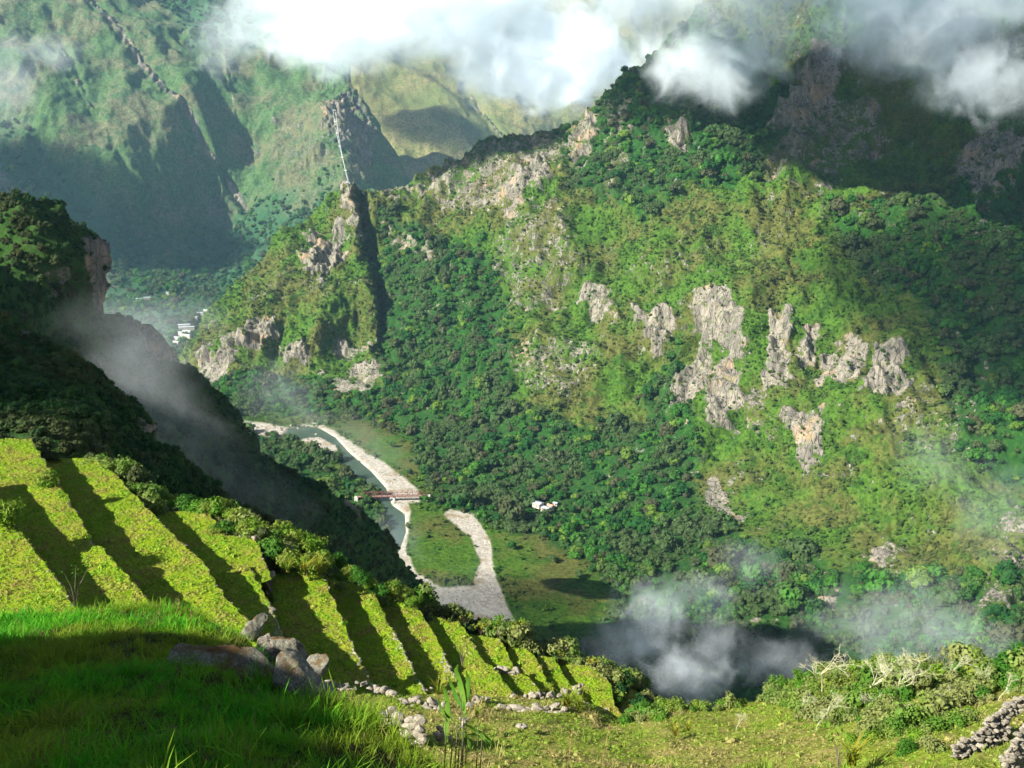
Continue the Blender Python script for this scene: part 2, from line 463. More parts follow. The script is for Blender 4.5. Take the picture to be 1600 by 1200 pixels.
def main_masks(Q, G):
    n = fbm(G / 40.0, 4) * 14 + fbm(G / 11.0, 2) * 5
    slope = sstep(-432, -415, G[..., 2])
    rock = np.full(n.shape, 0.04)
    for poly, w in ROCKS:
        sd = poly_sd(Q, poly) + n * 0.5
        rock = np.maximum(rock, w * sstep(8, -8, sd + n * 0.7))
    # small outcrops that follow the ribs of the slope
    q = G / 60.0; q[..., 2] *= 0.4
    out = ridged(q + 3.3, 4)
    rock = np.maximum(rock, sstep(0.95, 1.35, out) * 0.42 * slope * sstep(0.1, 0.5, fbm(G / 170.0 + 5, 3) + 0.35))
    forest = np.zeros(n.shape)
    for poly in FOREST:
        forest = np.maximum(forest, sstep(10, -10, poly_sd(Q, poly) + n * 1.2))
    gravel = np.zeros(n.shape)
    for poly in GRAVEL + [RIVER]:
        gravel = np.maximum(gravel, sstep(2.0, -2.0, poly_sd(Q, poly) + n * 0.12))
    mead = np.zeros(n.shape)
    for poly in MEADOW:
        mead = np.maximum(mead, sstep(8, -8, poly_sd(Q, poly) + n * 0.4))
    forest = forest * (1 - mead) * (1 - gravel) * (1 - sstep(0.4, 0.7, rock))
    rock = rock * (1 - gravel) * (1 - mead)
    return dict(rock=rock, forest=forest, gravel=gravel, meadow=mead)

def main_post(Q, G, M):
    r = sstep(3.0, -3.0, poly_sd(Q, RIVER))
    G = G.copy()
    gl = sstep(13, 2, line_sd(Q, [(566, 312), (574, 350), (582, 400), (592, 450), (600, 510), (604, 565)]) + noise(G / 30) * 3)
    rg_ = sstep(26, 0, line_sd(Q, [(545, 296), (556, 350), (562, 400), (570, 450), (578, 510), (584, 560)]))
    sp = sstep(30, 0, line_sd(Q, [(1085, 470), (1060, 540), (1048, 640)])) + 0.6 * sstep(26, 0, line_sd(Q, [(895, 200), (850, 300), (790, 400), (775, 480)]))
    G = G * (1 + 0.016 * gl - 0.012 * rg_ * (1 - gl) - 0.010 * sp)[..., None]
    G[..., 2] = np.where(G[..., 2] < FLOOR + 1, FLOOR + 1 + M["gravel"] * -0.4, G[..., 2])
    G[..., 2] -= r * 4.5
    return G

SH_MAIN = sheet(
    "mountain_slopes",
    [(285, 562), (330, 503), (365, 460), (400, 418), (450, 365), (490, 322), (530, 300), (545, 290), (560, 300), (575, 305), (600, 285), (645, 270), (690, 238), (712, 244), (745, 236), (770, 222), (790, 226), (830, 215), (880, 190),
     (940, 150), (1000, 110), (1050, 50), (1085, 30), (1130, -50), (1690, -70)],
    [(220, 640), (300, 900), (450, 1170), (1700, 1170)], main_field, 800, 540, M_MAIN,
    relief=[(26, 240, 'v'), (11, 70, 'v'), (3.2, 18, 'f')], masks=main_masks,
    flat=lambda Q, G: sstep(FLOOR + 1, FLOOR + 60, G[..., 2]), post=main_post, back=(260, 260))

# far valley wall with the pipeline peak
far_ctrl = [(0, 450, 3300), (-60, 560, 2500), (200, 470, 3038), (300, 510, 2611), (250, 540, 2362), (330, 440, 3461), (400, 400, 3620), (440, 350, 3720), (200, 300, 3650), (0, 200, 3700), (0, 0, 4100),
            (200, 0, 4350), (400, 0, 4600), (300, 200, 3980), (450, 200, 4050), (100, 120, 3900), (545, 130, 4150), (545, 290, 3700), (525, 200, 3900), (600, 250, 4100), (640, 300, 4000), (-60, -60, 4200), (560, -60, 4900), (500, 300, 3700), (340, 560, 2230), (450, 460, 2900)]
_ff = depth_field(far_ctrl)
def far_masks(Q, G):
    n = fbm(G / 120.0, 4) * 12
    forest = np.zeros(n.shape)
    for poly in [[(150, 430), (260, 400), (400, 330), (500, 300), (520, 330), (300, 620), (100, 620)], [(-80, 180), (120, 260), (260, 380), (200, 450), (-80, 500)], [(200, -80), (520, -80), (400, 60), (300, 80)]]:
        forest = np.maximum(forest, sstep(25, -25, poly_sd(Q, poly) + n * 2))
    rock = np.full(n.shape, 0.05)
    for pl, w, k in [([(130, 5), (190, 70), (240, 130), (290, 190), (320, 245), (370, 300), (385, 325)], 6, 0.9), ([(100, 90), (130, 150), (150, 180)], 5, 0.6), ([(350, 90), (370, 200), (400, 240)], 5, 0.5)]:
        rock = np.maximum(rock, k * sstep(w, 0, line_sd(Q, pl) + n * 0.25))
    for poly, w in [([(500, 150), (545, 125), (575, 155), (590, 200), (570, 290), (550, 290), (500, 200)], 0.62), ([(420, 180), (470, 190), (470, 220), (430, 215)], 0.55), ([(-60, 200), (90, 330), (190, 440), (140, 470), (-60, 380)], 0.55), ([(430, 230), (520, 200), (520, 290), (440, 290)], 0.4)]:
        rock = np.maximum(rock, w * sstep(12, -12, poly_sd(Q, poly) + n))
    return dict(rock=rock, forest=forest * (1 - sstep(0.4, 0.7, rock)), gravel=np.zeros(n.shape))
def far_post(Q, G, M):
    g = sstep(11, 0, line_sd(Q, [(110, -20), (190, 70), (240, 130), (290, 190), (320, 245), (370, 300), (385, 330)])) \
        + 0.6 * sstep(12, 0, line_sd(Q, [(60, -20), (130, 150), (220, 300), (300, 420)])) + 0.6 * sstep(14, 0, line_sd(Q, [(330, 40), (370, 200), (430, 330)]))
    return G * (1 + 0.007 * g)[..., None]
SH_FAR = sheet("far_mountain", [(-70, -70), (400, -70), (520, -70), (548, 60), (556, 122), (566, 140), (582, 165), (600, 205), (634, 268), (660, 300)],
               [(-70, 600), (200, 600), (345, 590), (420, 500), (500, 420), (660, 330)], lambda Q: _ff(Q), 420, 330, M_FAR,
               relief=[(80, 1000, 'v'), (24, 260, 'v'), (6, 80, 'f')], masks=far_masks, back=(600, 600), flat=lambda Q, G: sstep(-470, -380, G[..., 2]) * 0.95 + 0.05, post=far_post)

tan_ctrl = [(570, 90, 6900), (570, 300, 5900), (760, 90, 7300), (760, 240, 6200), (960, 60, 7600), (960, 200, 6800), (1250, 0, 7800), (1250, 250, 6700), (690, 195, 6250), (640, 260, 6000), (820, 150, 6700)]
_tf = depth_field(tan_ctrl)
SH_TAN = sheet("distant_mountain", [(520, -40), (1300, -40)], [(540, 330), (1300, 300)], lambda Q: _tf(Q), 400, 150, M_TAN,
               relief=[(130, 1900, 'v'), (30, 500, 'v'), (6, 130, 'f')], back=(900, 900),
               masks=lambda Q, G: dict(rock=np.full(Q.shape[:2], 0.05) + 0.6 * sstep(4, 0, line_sd(Q, [(735, 150), (760, 190), (778, 225)])), forest=0.6 * sstep(0.1, 0.6, fbm(G / 500.0, 3)), gravel=np.zeros(Q.shape[:2])),
               post=lambda Q, G, M: G * (1 + 0.012 * sstep(16, 0, line_sd(Q, [(728, 130), (760, 190), (785, 235)])))[..., None])

# the hill beside the ruins: outer shoulder with its cliff, then the near crag
h_ctrl = [(-60, 300, 470), (0, 310, 460), (60, 325, 465), (100, 350, 470), (150, 395, 480), (157, 450, 480), (100, 450, 430), (0, 450, 380), (60, 400, 420), (130, 400, 455), (200, 490, 520), (240, 515, 540), (150, 560, 440), (0, 560, 300),
          (300, 600, 560), (250, 650, 470), (400, 700, 575), (350, 750, 500), (540, 790, 600), (480, 830, 530), (600, 890, 620), (560, 930, 560), (400, 850, 450), (200, 760, 380), (0, 700, 260), (100, 650, 340)]
_hf = depth_field(h_ctrl)
def hill_masks(Q, G):
    n = fbm(G / 14.0, 4) * 10
    rock = np.full(n.shape, 0.1)
    for poly, w in [([(112, 385), (135, 378), (160, 400), (160, 485), (130, 478), (118, 440)], 1.1), ([(60, 430), (85, 425), (82, 480), (62, 475)], 0.6), ([(200, 500), (245, 508), (262, 575), (230, 560)], 0.8), ([(520, 785), (550, 790), (545, 820)], 0.7)]:
        rock = np.maximum(rock, w * sstep(5, -5, poly_sd(Q, poly) + n * 0.5))
    return dict(rock=rock, forest=1 - sstep(0.3, 0.6, rock), gravel=np.zeros(n.shape))
SH_HILL = sheet("hill_shoulder",
                [(-70, 305), (0, 310), (30, 318), (62, 326), (95, 345), (125, 372), (148, 392), (156, 415), (154, 450), (160, 482), (180, 492), (205, 501), (228, 514), (244, 535), (264, 566), (300, 602), (342, 640), (400, 698), (440, 730), (490, 768), (540, 788), (562, 812), (578, 838), (590, 868), (612, 895), (660, 930)],
                [(-70, 760), (60, 800), (250, 900), (400, 960), (560, 1010), (660, 1010)], lambda Q: _hf(Q), 420, 200, M_NEAR,
                relief=[(13, 110, 'v'), (5, 30, 'v'), (1.5, 8, 'f')], masks=hill_masks, back=(120, 110))
c_ctrl = [(-60, 500, 190), (0, 520, 185), (120, 560, 220), (215, 640, 235), (232, 690, 235), (310, 755, 215), (345, 785, 200), (420, 830, 170), (100, 620, 150), (150, 680, 125), (60, 690, 104), (0, 640, 130), (200, 740, 125), (260, 790, 130),
          (350, 850, 130), (450, 900, 130), (0, 720, 97), (240, 710, 165), (560, 930, 150)]
_cf = depth_field(c_ctrl)
def crag_masks(Q, G):
    n = fbm(G / 5.0, 4) * 8
    rock = 0.10 + 0.22 * ridged(G / 16.0, 3)
    rock = np.maximum(rock, 0.9 * sstep(4, -4, poly_sd(Q, [(205, 640), (232, 680), (226, 705), (205, 690)]) + n * 0.5))
    rock = np.clip(rock, 0, 1)
    return dict(rock=rock, forest=1 - sstep(0.3, 0.6, rock), gravel=np.zeros(n.shape))
SH_CRAG = sheet("near_crag", [(-70, 470), (0, 500), (60, 535), (120, 560), (168, 590), (212, 636), (230, 668), (228, 695), (222, 705), (262, 712), (312, 752), (345, 785), (400, 815), (470, 860), (560, 905), (640, 945)],
                [(-70, 740), (40, 716), (120, 745), (230, 800), (330, 845), (430, 885), (560, 925), (640, 965)], lambda Q: _cf(Q), 420, 150, M_NEAR,
                relief=[(2.2, 34, 'v'), (1.0, 12, 'r'), (0.5, 3, 'f')], masks=crag_masks, back=(30, 60))

# ------------------------------------------------------------------ river
def plane_poly(name, poly, z, mat, kind="structure", grow=0):
    V = PZ(np.array(poly)[:, 0], np.array(poly)[:, 1], z)
    o = mesh_from(name, V, [list(range(len(V)))], mat, False, None, kind)
    return o
t = NT("river_water")
M_WATER = t.surf(t.mix(t.ramp(t.noise(0.04), 0.4, 0.65), (0.030, 0.055, 0.038), (0.045, 0.070, 0.050)), 0.3, t.bump(t.noise(0.5, 4), 0.35, 0.6), 0.3)
_rv = [(440, 662), (478, 660), (505, 664), (530, 683), (552, 706), (588, 736), (610, 762), (622, 782), (642, 800), (642, 830), (630, 860), (625, 880), (650, 935), (720, 1060), (620, 1060), (570, 900), (586, 850), (598, 825), (592, 790), (550, 750), (522, 722), (522, 700), (495, 686), (465, 690), (430, 686)]
plane_poly("river", _rv, FLOOR - 1.2, M_WATER)

# ------------------------------------------------------------------ plants: source meshes and scattering
def leaf_mat(name, c1, c2, c3, scale, trans=0.25, dark=0.45, rough=0.75, var=None):
    t = NT(name)
    r = t.rand(); p = t.pos()
    c = t.mix(t.ramp(r, 0.15, 0.85), c1, c2)
    if var: c = t.mix(t.ramp(t.math('FRACT', t.math('MULTIPLY', r, 7.31)), 0.72, 0.80), c, var)
    if var: c = t.mix(t.ramp(t.math('FRACT', t.math('MULTIPLY', r, 23.7)), 0.88, 0.92), c, (0.11, 0.19, 0.02))
    c = t.mix(t.ramp(t.noise(scale, 3, 0.5, p), 0.42, 0.62), c, c3)
    c = t.mix(t.ramp(t.noise(scale * 9, 3, 0.6, p), 0.35, 0.65, 0, dark), c, t.mix(1.0, c, (0.35, 0.45, 0.35), 'MULTIPLY'))
    return t.surf(c, rough, None, 0.2, trans)

def crown_geo(rng, n, size, lumps=9, flat=0.8, core=True, spread=0.62):
    """a crown of unit radius standing on z = 0: leaf clumps on lobes round a dark heart"""
    L = []
    for k in range(lumps):
        a = rng.uniform(0, 2 * math.pi); rr = rng.uniform(0.15, spread) if k else 0
        L.append((rr * math.cos(a), rr * math.sin(a), rng.uniform(0.35, 1.0) * flat * (1.15 - rr * 0.6), rng.uniform(0.30, 0.48)))
    L = np.array(L)
    k = rng.integers(0, lumps, n)
    d = rng.normal(size=(n, 3)); d[:, 2] = d[:, 2] * 0.8 + 0.35; d /= np.linalg.norm(d, axis=1)[:, None]
    c = L[k, :3] + d * (L[k, 3] * rng.uniform(0.75, 1.12, n))[:, None]
    c[:, 2] = np.maximum(c[:, 2], 0.03)
    nn = d + rng.normal(size=(n, 3)) * 0.45; nn /= np.linalg.norm(nn, axis=1)[:, None]
    u = np.cross(nn, rng.normal(size=(n, 3))); u /= np.linalg.norm(u, axis=1)[:, None]
    v = np.cross(nn, u)
    s = size * rng.uniform(0.6, 1.4, n)[:, None]
    w = s * rng.uniform(0.45, 0.8, n)[:, None]
    V = np.stack([c - u * s, c - v * w + nn * s * 0.12, c + u * s, c + v * w + nn * s * 0.12], 1).reshape(-1, 3)
    F = np.arange(n * 4).reshape(n, 4)
    return V, F, L

def add_core(V, F, L, k=0.8):
    iV, iF = ico(1)
    Vs, Fs = [V], [[tuple(f) for f in F.tolist()]]
    o = len(V)
    out = [tuple(f) for f in F.tolist()]
    for l in L:
        Vs.append(iV * l[3] * k + l[:3]); out += [tuple((f + o).tolist()) for f in iF]; o += len(iV)
    return np.concatenate(Vs), out

def mesh_only(name, V, F, mats, mi=None):
    me = bpy.data.meshes.new(name)
    me.from_pydata(np.asarray(V).tolist(), [], F.tolist() if isinstance(F, np.ndarray) else F)
    for m in (mats if isinstance(mats, list) else [mats]): me.materials.append(m)
    if mi is not None: me.polygons.foreach_set("material_index", np.asarray(mi, np.int32))
    return me

def source_coll(name, meshes):
    c = bpy.data.collections.new(name)
    for i, me in enumerate(meshes):
        c.objects.link(bpy.data.objects.new("%s_%02d" % (name, i), me))
    return c

def scatter(name, pts, scale, coll, nsrc, tilt=0.15, seed=1, normal=None):
    rng = np.random.default_rng(seed)
    n = len(pts)
    me = bpy.data.meshes.new(name)
    me.vertices.add(n); me.vertices.foreach_set("co", np.asarray(pts, np.float32).ravel())
    sc = np.asarray(scale, np.float32)
    if sc.ndim == 1: sc = np.stack([sc, sc, sc * rng.uniform(0.8, 1.2, n)], -1)
    a = me.attributes.new("scl", 'FLOAT_VECTOR', 'POINT'); a.data.foreach_set("vector", sc.astype(np.float32).ravel())
    rot = np.stack([rng.normal(0, tilt, n), rng.normal(0, tilt, n), rng.uniform(0, 2 * math.pi, n)], -1)
    a = me.attributes.new("rot", 'FLOAT_VECTOR', 'POINT'); a.data.foreach_set("vector", rot.astype(np.float32).ravel())
    a = me.attributes.new("idx", 'INT', 'POINT'); a.data.foreach_set("value", rng.integers(0, nsrc, n).astype(np.int32))
    o = bpy.data.objects.new(name, me); col.objects.link(o); o["kind"] = "stuff"
    g = bpy.data.node_groups.new("scatter_" + name, 'GeometryNodeTree')
    g.interface.new_socket("Geometry", in_out='INPUT', socket_type='NodeSocketGeometry')
    g.interface.new_socket("Geometry", in_out='OUTPUT', socket_type='NodeSocketGeometry')
    N = g.nodes
    gi = N.new("NodeGroupInput"); go = N.new("NodeGroupOutput")
    ip = N.new("GeometryNodeInstanceOnPoints"); ci = N.new("GeometryNodeCollectionInfo")
    ci.inputs["Collection"].default_value = coll; ci.inputs["Separate Children"].default_value = True; ci.inputs["Reset Children"].default_value = True
    def at(nm, ty):
        x = N.new("GeometryNodeInputNamedAttribute"); x.data_type = ty; x.inputs["Name"].default_value = nm
        return x.outputs["Attribute"]
    e2r = N.new("FunctionNodeEulerToRotation")
    g.links.new(gi.outputs[0], ip.inputs["Points"]); g.links.new(ci.outputs[0], ip.inputs["Instance"])
    ip.inputs["Pick Instance"].default_value = True
    g.links.new(at("idx", 'INT'), ip.inputs["Instance Index"])
    g.links.new(at("rot", 'FLOAT_VECTOR'), e2r.inputs[0]); g.links.new(e2r.outputs[0], ip.inputs["Rotation"])
    g.links.new(at("scl", 'FLOAT_VECTOR'), ip.inputs["Scale"])
    g.links.new(ip.outputs[0], go.inputs[0])
    md = o.modifiers.new("scatter", 'NODES'); md.node_group = g
    return o

def pick(sh, weight, spacing, seed, lift=-0.2, rows=slice(None), both=False):
    """random places on a landform, so many per square metre of its true surface where weight is 1"""
    rng = np.random.default_rng(seed)
    G = sh["G"]
    a, b, c, d = G[:-1, :-1], G[:-1, 1:], G[1:, 1:], G[1:, :-1]
    area = np.linalg.norm(np.cross(c - a, d - b), axis=-1) / 2
    wgt = (weight[:-1, :-1] + weight[1:, 1:]) / 2
    lam = area * wgt / spacing ** 2
    k = rng.poisson(np.clip(lam, 0, 50))
    i, j = np.nonzero(k)
    rep = k[i, j]; i = np.repeat(i, rep); j = np.repeat(j, rep)
    u = rng.uniform(size=(len(i), 1)); v = rng.uniform(size=(len(i), 1))
    p = (a[i, j] * (1 - u) + b[i, j] * u) * (1 - v) + (d[i, j] * (1 - u) + c[i, j] * u) * v
    return p, i, j

def in_view(p, m=60):
    d = p[:, 1] * CP - p[:, 2] * SP
    x = p[:, 0] / d * FPX + 800
    y = 600 - (p[:, 1] * SP + p[:, 2] * CP) / d * FPX
    return (d > 0.5) & (x > -m) & (x < 1600 + m) & (y > -m) & (y < 1200 + m)

M_TREE = leaf_mat("broadleaf_canopy", (0.010, 0.066, 0.008), (0.040, 0.140, 0.012), (0.050, 0.084, 0.024), 0.016, var=(0.058, 0.066, 0.026))
M_SCRUB = leaf_mat("slope_scrub", (0.028, 0.080, 0.008), (0.072, 0.140, 0.014), (0.075, 0.095, 0.022), 0.012)
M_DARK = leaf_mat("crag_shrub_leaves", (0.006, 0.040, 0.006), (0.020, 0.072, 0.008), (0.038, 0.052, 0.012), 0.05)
_r = np.random.default_rng(3)
tree_meshes, scrub_meshes, dark_meshes = [], [], []
for k in range(6):
    V, F, L = crown_geo(_r, 230, 0.105, 9, 0.95); V, F = add_core(V, F, L); tree_meshes.append(mesh_only("canopy", V, F, M_TREE))
for k in range(4):
    V, F, L = crown_geo(_r, 70, 0.17, 5, 0.7); V, F = add_core(V, F, L); scrub_meshes.append(mesh_only("scrub", V, F, M_SCRUB))
for k in range(5):
    V, F, L = crown_geo(_r, 160, 0.12, 6, 0.8); V, F = add_core(V, F, L); dark_meshes.append(mesh_only("shrub", V, F, M_DARK))
C_TREE, C_SCRUB, C_DARK = source_coll("canopy_source", tree_meshes), source_coll("scrub_source", scrub_meshes), source_coll("shrub_source", dark_meshes)

# forest on the main slopes
f = SH_MAIN["M"]["forest"]; G = SH_MAIN["G"]
p, i, j = pick(SH_MAIN, f * (0.35 + 0.65 * sstep(-0.3, 0.2, fbm(G / 60, 3))), 7.4, 1)
k = in_view(p); p, i, j = p[k], i[k], j[k]
rr = _r.lognormal(math.log(5.7), 0.46, len(p)); p[:, 2] -= rr * 0.25
scatter("forest", p, rr, C_TREE, 6, seed=2)
n_forest = len(p)
sw = (1 - f) * (1 - SH_MAIN["M"]["gravel"]) * (1 - 0.85 * sstep(0.3, 0.7, SH_MAIN["M"]["rock"])) * (1 - 0.93 * SH_MAIN["M"]["meadow"])
sw = sw * (0.25 + 0.75 * sstep(-0.35, 0.25, fbm(G / 45 + 4, 4)))
p, i, j = pick(SH_MAIN, sw, 4.3, 3)
k = in_view(p); p, i, j = p[k], i[k], j[k]
rr = _r.lognormal(math.log(2.0), 0.42, len(p)); p[:, 2] += rr * 0.05
scatter("scrub_vegetation", p, rr, C_SCRUB, 4, seed=4)
n_scrub = len(p)
f = SH_FAR["M"]["forest"]
p, i, j = pick(SH_FAR, f * (0.3 + 0.7 * sstep(-0.3, 0.2, fbm(SH_FAR["G"] / 150, 3))), 19, 5)
k = in_view(p); p = p[k]
scatter("valley_forest", p, _r.lognormal(math.log(9.0), 0.35, len(p)), C_TREE, 6, seed=6)
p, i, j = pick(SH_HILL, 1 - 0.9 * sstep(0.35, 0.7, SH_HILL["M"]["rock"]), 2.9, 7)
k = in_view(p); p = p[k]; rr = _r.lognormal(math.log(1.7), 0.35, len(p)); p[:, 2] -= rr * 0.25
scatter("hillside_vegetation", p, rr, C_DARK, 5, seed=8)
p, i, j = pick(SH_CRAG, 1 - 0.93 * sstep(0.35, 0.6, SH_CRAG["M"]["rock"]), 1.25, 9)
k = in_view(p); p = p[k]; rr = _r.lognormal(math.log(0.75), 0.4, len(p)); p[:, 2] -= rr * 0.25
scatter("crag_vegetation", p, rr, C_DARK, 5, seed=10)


# ------------------------------------------------------------------ stone and ground materials of the ruins
def stone_mat(name, a, b, c, sc=1.0, lichen=0.35, moss=False):
    t = NT(name)
    p = t.n.new("ShaderNodeTexCoord").outputs["Object"] if False else t.pos()
    n = t.noise(3.2 * sc, 6, 0.65, p); n2 = t.noise(16 * sc, 4, 0.7, p)
    k = t.mix(t.ramp(n, 0.4, 0.62), a, b)
    k = t.mix(t.math('MULTIPLY', t.ramp(n2, 0.54, 0.60), lichen * 2, clamp=True), k, c)
    k = t.mix(t.ramp(t.noise(7 * sc, 4, 0.6, p), 0.42, 0.33), k, (0.04, 0.037, 0.032))
    if moss:
        up = t.n.new('ShaderNodeSeparateXYZ'); t.l.new(t.n.new('ShaderNodeNewGeometry').outputs['Normal'], up.inputs[0])
        k = t.mix(t.math('MULTIPLY', t.ramp(up.outputs[2], 0.55, 0.95), t.ramp(t.noise(2.3, 5, 0.65, p), 0.42, 0.58)), k, (0.085, 0.050, 0.018))
    r = t.rand()
    k = t.mix(t.math('MULTIPLY', r, 0.45), k, t.mix(1.0, k, (0.55, 0.52, 0.48), 'MULTIPLY'))
    return t.surf(k, 0.9, t.bump(t.math('ADD', n, n2), 0.8, 0.05 / sc), 0.2)
M_STONE = stone_mat("pale_granite", (0.25, 0.22, 0.17), (0.16, 0.145, 0.118), (0.34, 0.31, 0.24), 1.2)
M_BOULDER = stone_mat("lichen_boulder", (0.082, 0.082, 0.064), (0.145, 0.145, 0.116), (0.26, 0.26, 0.19), 3.0, 0.40, True)

def turf_mat(name, a, b, c, sc=1.0):
    t = NT(name)
    n = t.noise(0.9 * sc, 5, 0.65); n2 = t.noise(6 * sc, 4, 0.7); n3 = t.noise(0.22 * sc, 3, 0.5)
    k = t.mix(t.ramp(n3, 0.4, 0.6), a, b)
    k = t.mix(t.ramp(n, 0.45, 0.68), k, c)
    k = t.mix(t.ramp(n2, 0.62, 0.35, 0, 0.8), k, t.mix(1.0, k, (0.35, 0.34, 0.3), 'MULTIPLY'))
    return t.surf(k, 0.95, t.bump(t.math('ADD', n2, n), 0.9, 0.12), 0.05)
M_TURF = turf_mat("terrace_turf", (0.155, 0.255, 0.008), (0.195, 0.270, 0.012), (0.230, 0.205, 0.035))
M_LAWNBASE = turf_mat("lawn_soil", (0.030, 0.060, 0.010), (0.050, 0.060, 0.012), (0.060, 0.045, 0.018), 2.0)

# ------------------------------------------------------------------ terraces
# outer (right hand) edge of every terrace as seen, its level, and how much of the wall above it adjoins it
TERR = [
    dict(n="a", z=-25.8, edge=[(-40, 728), (0, 783), (20, 812), (37, 838), (60, 867), (87, 902), (117, 945), (150, 990), (185, 1040)], inner=[(-160, 840), (-60, 1040)], iz=None),
    dict(n="b", z=-28.1, edge=[(50, 685), (60, 705), (74, 730), (100, 768), (120, 805), (138, 838), (147, 854)], inner=[(-40, 700), (0, 783), (20, 812), (37, 838), (60, 867), (72, 882)]),
    dict(n="c", z=-27.7, edge=[(147, 853), (160, 857), (183, 882), (222, 925), (250, 962), (272, 995), (300, 1040)], inner=[(72, 882), (87, 902), (117, 945), (150, 990), (185, 1040)], iz=-25.8),
    dict(n="d", z=-30.3, edge=[(118, 716), (145, 718), (165, 726), (184, 743), (205, 768), (228, 792), (250, 814), (272, 838), (299, 864)], inner=[(66, 716), (74, 730), (100, 768), (120, 805), (138, 838), (147, 854), (183, 882), (196, 895)], iz=-28.1),
    dict(n="e", z=-29.9, edge=[(297, 862), (320, 880), (327, 893), (338, 912), (360, 940), (383, 966), (406, 993), (430, 1025)], inner=[(196, 897), (222, 925), (250, 962), (272, 995), (300, 1040)], iz=-27.7),
    dict(n="f", z=-32.4, edge=[(298, 799), (325, 801), (337, 812), (334, 831), (360, 838), (398, 843), (408, 862), (417, 884), (424, 905)], inner=[(228, 790), (250, 814), (272, 838), (299, 864), (320, 880), (328, 893), (333, 902)], iz=-30.3),
    dict(n="g", z=-32.0, edge=[(388, 882), (402, 910), (416, 935), (428, 960), (438, 985), (450, 1020)], inner=[(333, 903), (338, 912), (360, 940), (383, 966), (406, 993), (430, 1025)], iz=-29.9),
    dict(n="h", z=-34.5, edge=[(500, 892), (507, 905), (515, 925), (532, 960), (545, 997), (557, 1025), (572, 1055), (590, 1100)], inner=[(424, 880), (404, 900), (402, 912), (416, 935), (428, 960), (438, 985), (450, 1020), (470, 1080)], iz=-32.0),
    dict(n="i", z=-36.4, edge=[(583, 920), (592, 942), (605, 970), (621, 1000), (640, 1035), (658, 1068), (672, 1100)], inner=[(500, 905), (507, 912), (515, 925), (532, 960), (545, 997), (557, 1025), (572, 1055), (590, 1100)], iz=-34.5),
    dict(n="j", z=-37.8, edge=[(650, 944), (664, 965), (680, 990), (690, 1012), (704, 1045), (716, 1070), (730, 1105)], inner=[(580, 928), (592, 942), (605, 970), (621, 1000), (640, 1035), (658, 1068), (672, 1100)], iz=-36.4),
    dict(n="k", z=-38.9, edge=[(720, 973), (727, 986), (740, 1008), (757, 1037), (762, 1044)], inner=[(656, 955), (664, 965), (680, 990), (690, 1012), (704, 1042)], iz=-37.8),
    dict(n="l", z=-38.5, edge=[(757, 1037), (768, 1041), (781, 1056), (795, 1076), (812, 1108)], inner=[(702, 1040), (704, 1045), (716, 1070), (730, 1105)], iz=-37.8),
    dict(n="m", z=-39.7, edge=[(781, 997), (790, 1015), (798, 1032), (806, 1052)], inner=[(722, 980), (727, 986), (740, 1008), (757, 1037), (762, 1046)], iz=-38.9),
    dict(n="o", z=-39.4, edge=[(806, 1049), (828, 1058), (838, 1072), (852, 1108)], inner=[(757, 1043), (768, 1047), (781, 1056), (795, 1076), (812, 1108)], iz=-38.5),
    dict(n="p", z=-40.3, edge=[(824, 1013), (832, 1024), (846, 1046), (860, 1072), (880, 1110)], inner=[(786, 1008), (790, 1015), (798, 1032), (806, 1052), (828, 1060), (838, 1072), (852, 1108)], iz=-39.6),
    dict(n="q", z=-41.0, edge=[(864, 1028), (872, 1040), (889, 1064), (905, 1085), (925, 1112)], inner=[(826, 1018), (832, 1024), (846, 1046), (860, 1072), (880, 1110)], iz=-40.3),
    dict(n="r", z=-41.8, edge=[(930, 1044), (942, 1057), (955, 1075), (962, 1100), (972, 1122)], inner=[(866, 1034), (872, 1040), (889, 1064), (905, 1085), (925, 1112)], iz=-41.0),
]
STONE_MESHES = []
for k in range(8):
    iV, iF = ico(2)
    rg = np.random.default_rng(40 + k)
    V = iV * rg.uniform(0.75, 1.1, 3)
    for c in range(11):                        # knock flats off it
        nrm = rg.normal(size=3); nrm /= np.linalg.norm(nrm); h = rg.uniform(0.42, 0.72)
        d = V @ nrm; V = V - np.maximum(d - h, 0)[:, None] * nrm
    V = V * (1 + 0.06 * noise(V * 3 + k))[:, None]
    STONE_MESHES.append(mesh_only("stone", V, iF, M_STONE))
def stone(p, s, parent, name="stone", rot=None, mesh=None):
    o = bpy.data.objects.new(name, mesh or STONE_MESHES[RNG.integers(0, 8)])
    o.location = (np.asarray(p) - np.asarray(parent.location[:])).tolist() if parent else list(p)
    o.scale = s if hasattr(s, "__len__") else (s * RNG.uniform(0.8, 1.3), s * RNG.uniform(0.8, 1.2), s * RNG.uniform(0.6, 0.9))
    o.rotation_euler = rot if rot is not None else (RNG.normal(0, 0.2), RNG.normal(0, 0.2), RNG.uniform(0, 6.28))
    col.objects.link(o)
    if parent: o.parent = parent
    return o

t = NT("terrace_wall_masonry")
q = t.vmul(t.pos(), (1, 1, 1.5))
vd = t.voro(3.0, q, 'DISTANCE_TO_EDGE'); vc = t.voro(3.0, q, 'F1', "Color")
k = t.mix(t.ramp(t.noise(2.0, 4), 0.4, 0.6), (0.42, 0.39, 0.32), (0.30, 0.27, 0.22))
k = t.mix(t.ramp(vd, 0.06, 0.0), k, (0.04, 0.035, 0.03))
M_WALL = t.surf(k, 0.95, t.bump(t.ramp(vd, 0.0, 0.12), 1.0, 0.08), 0.1)

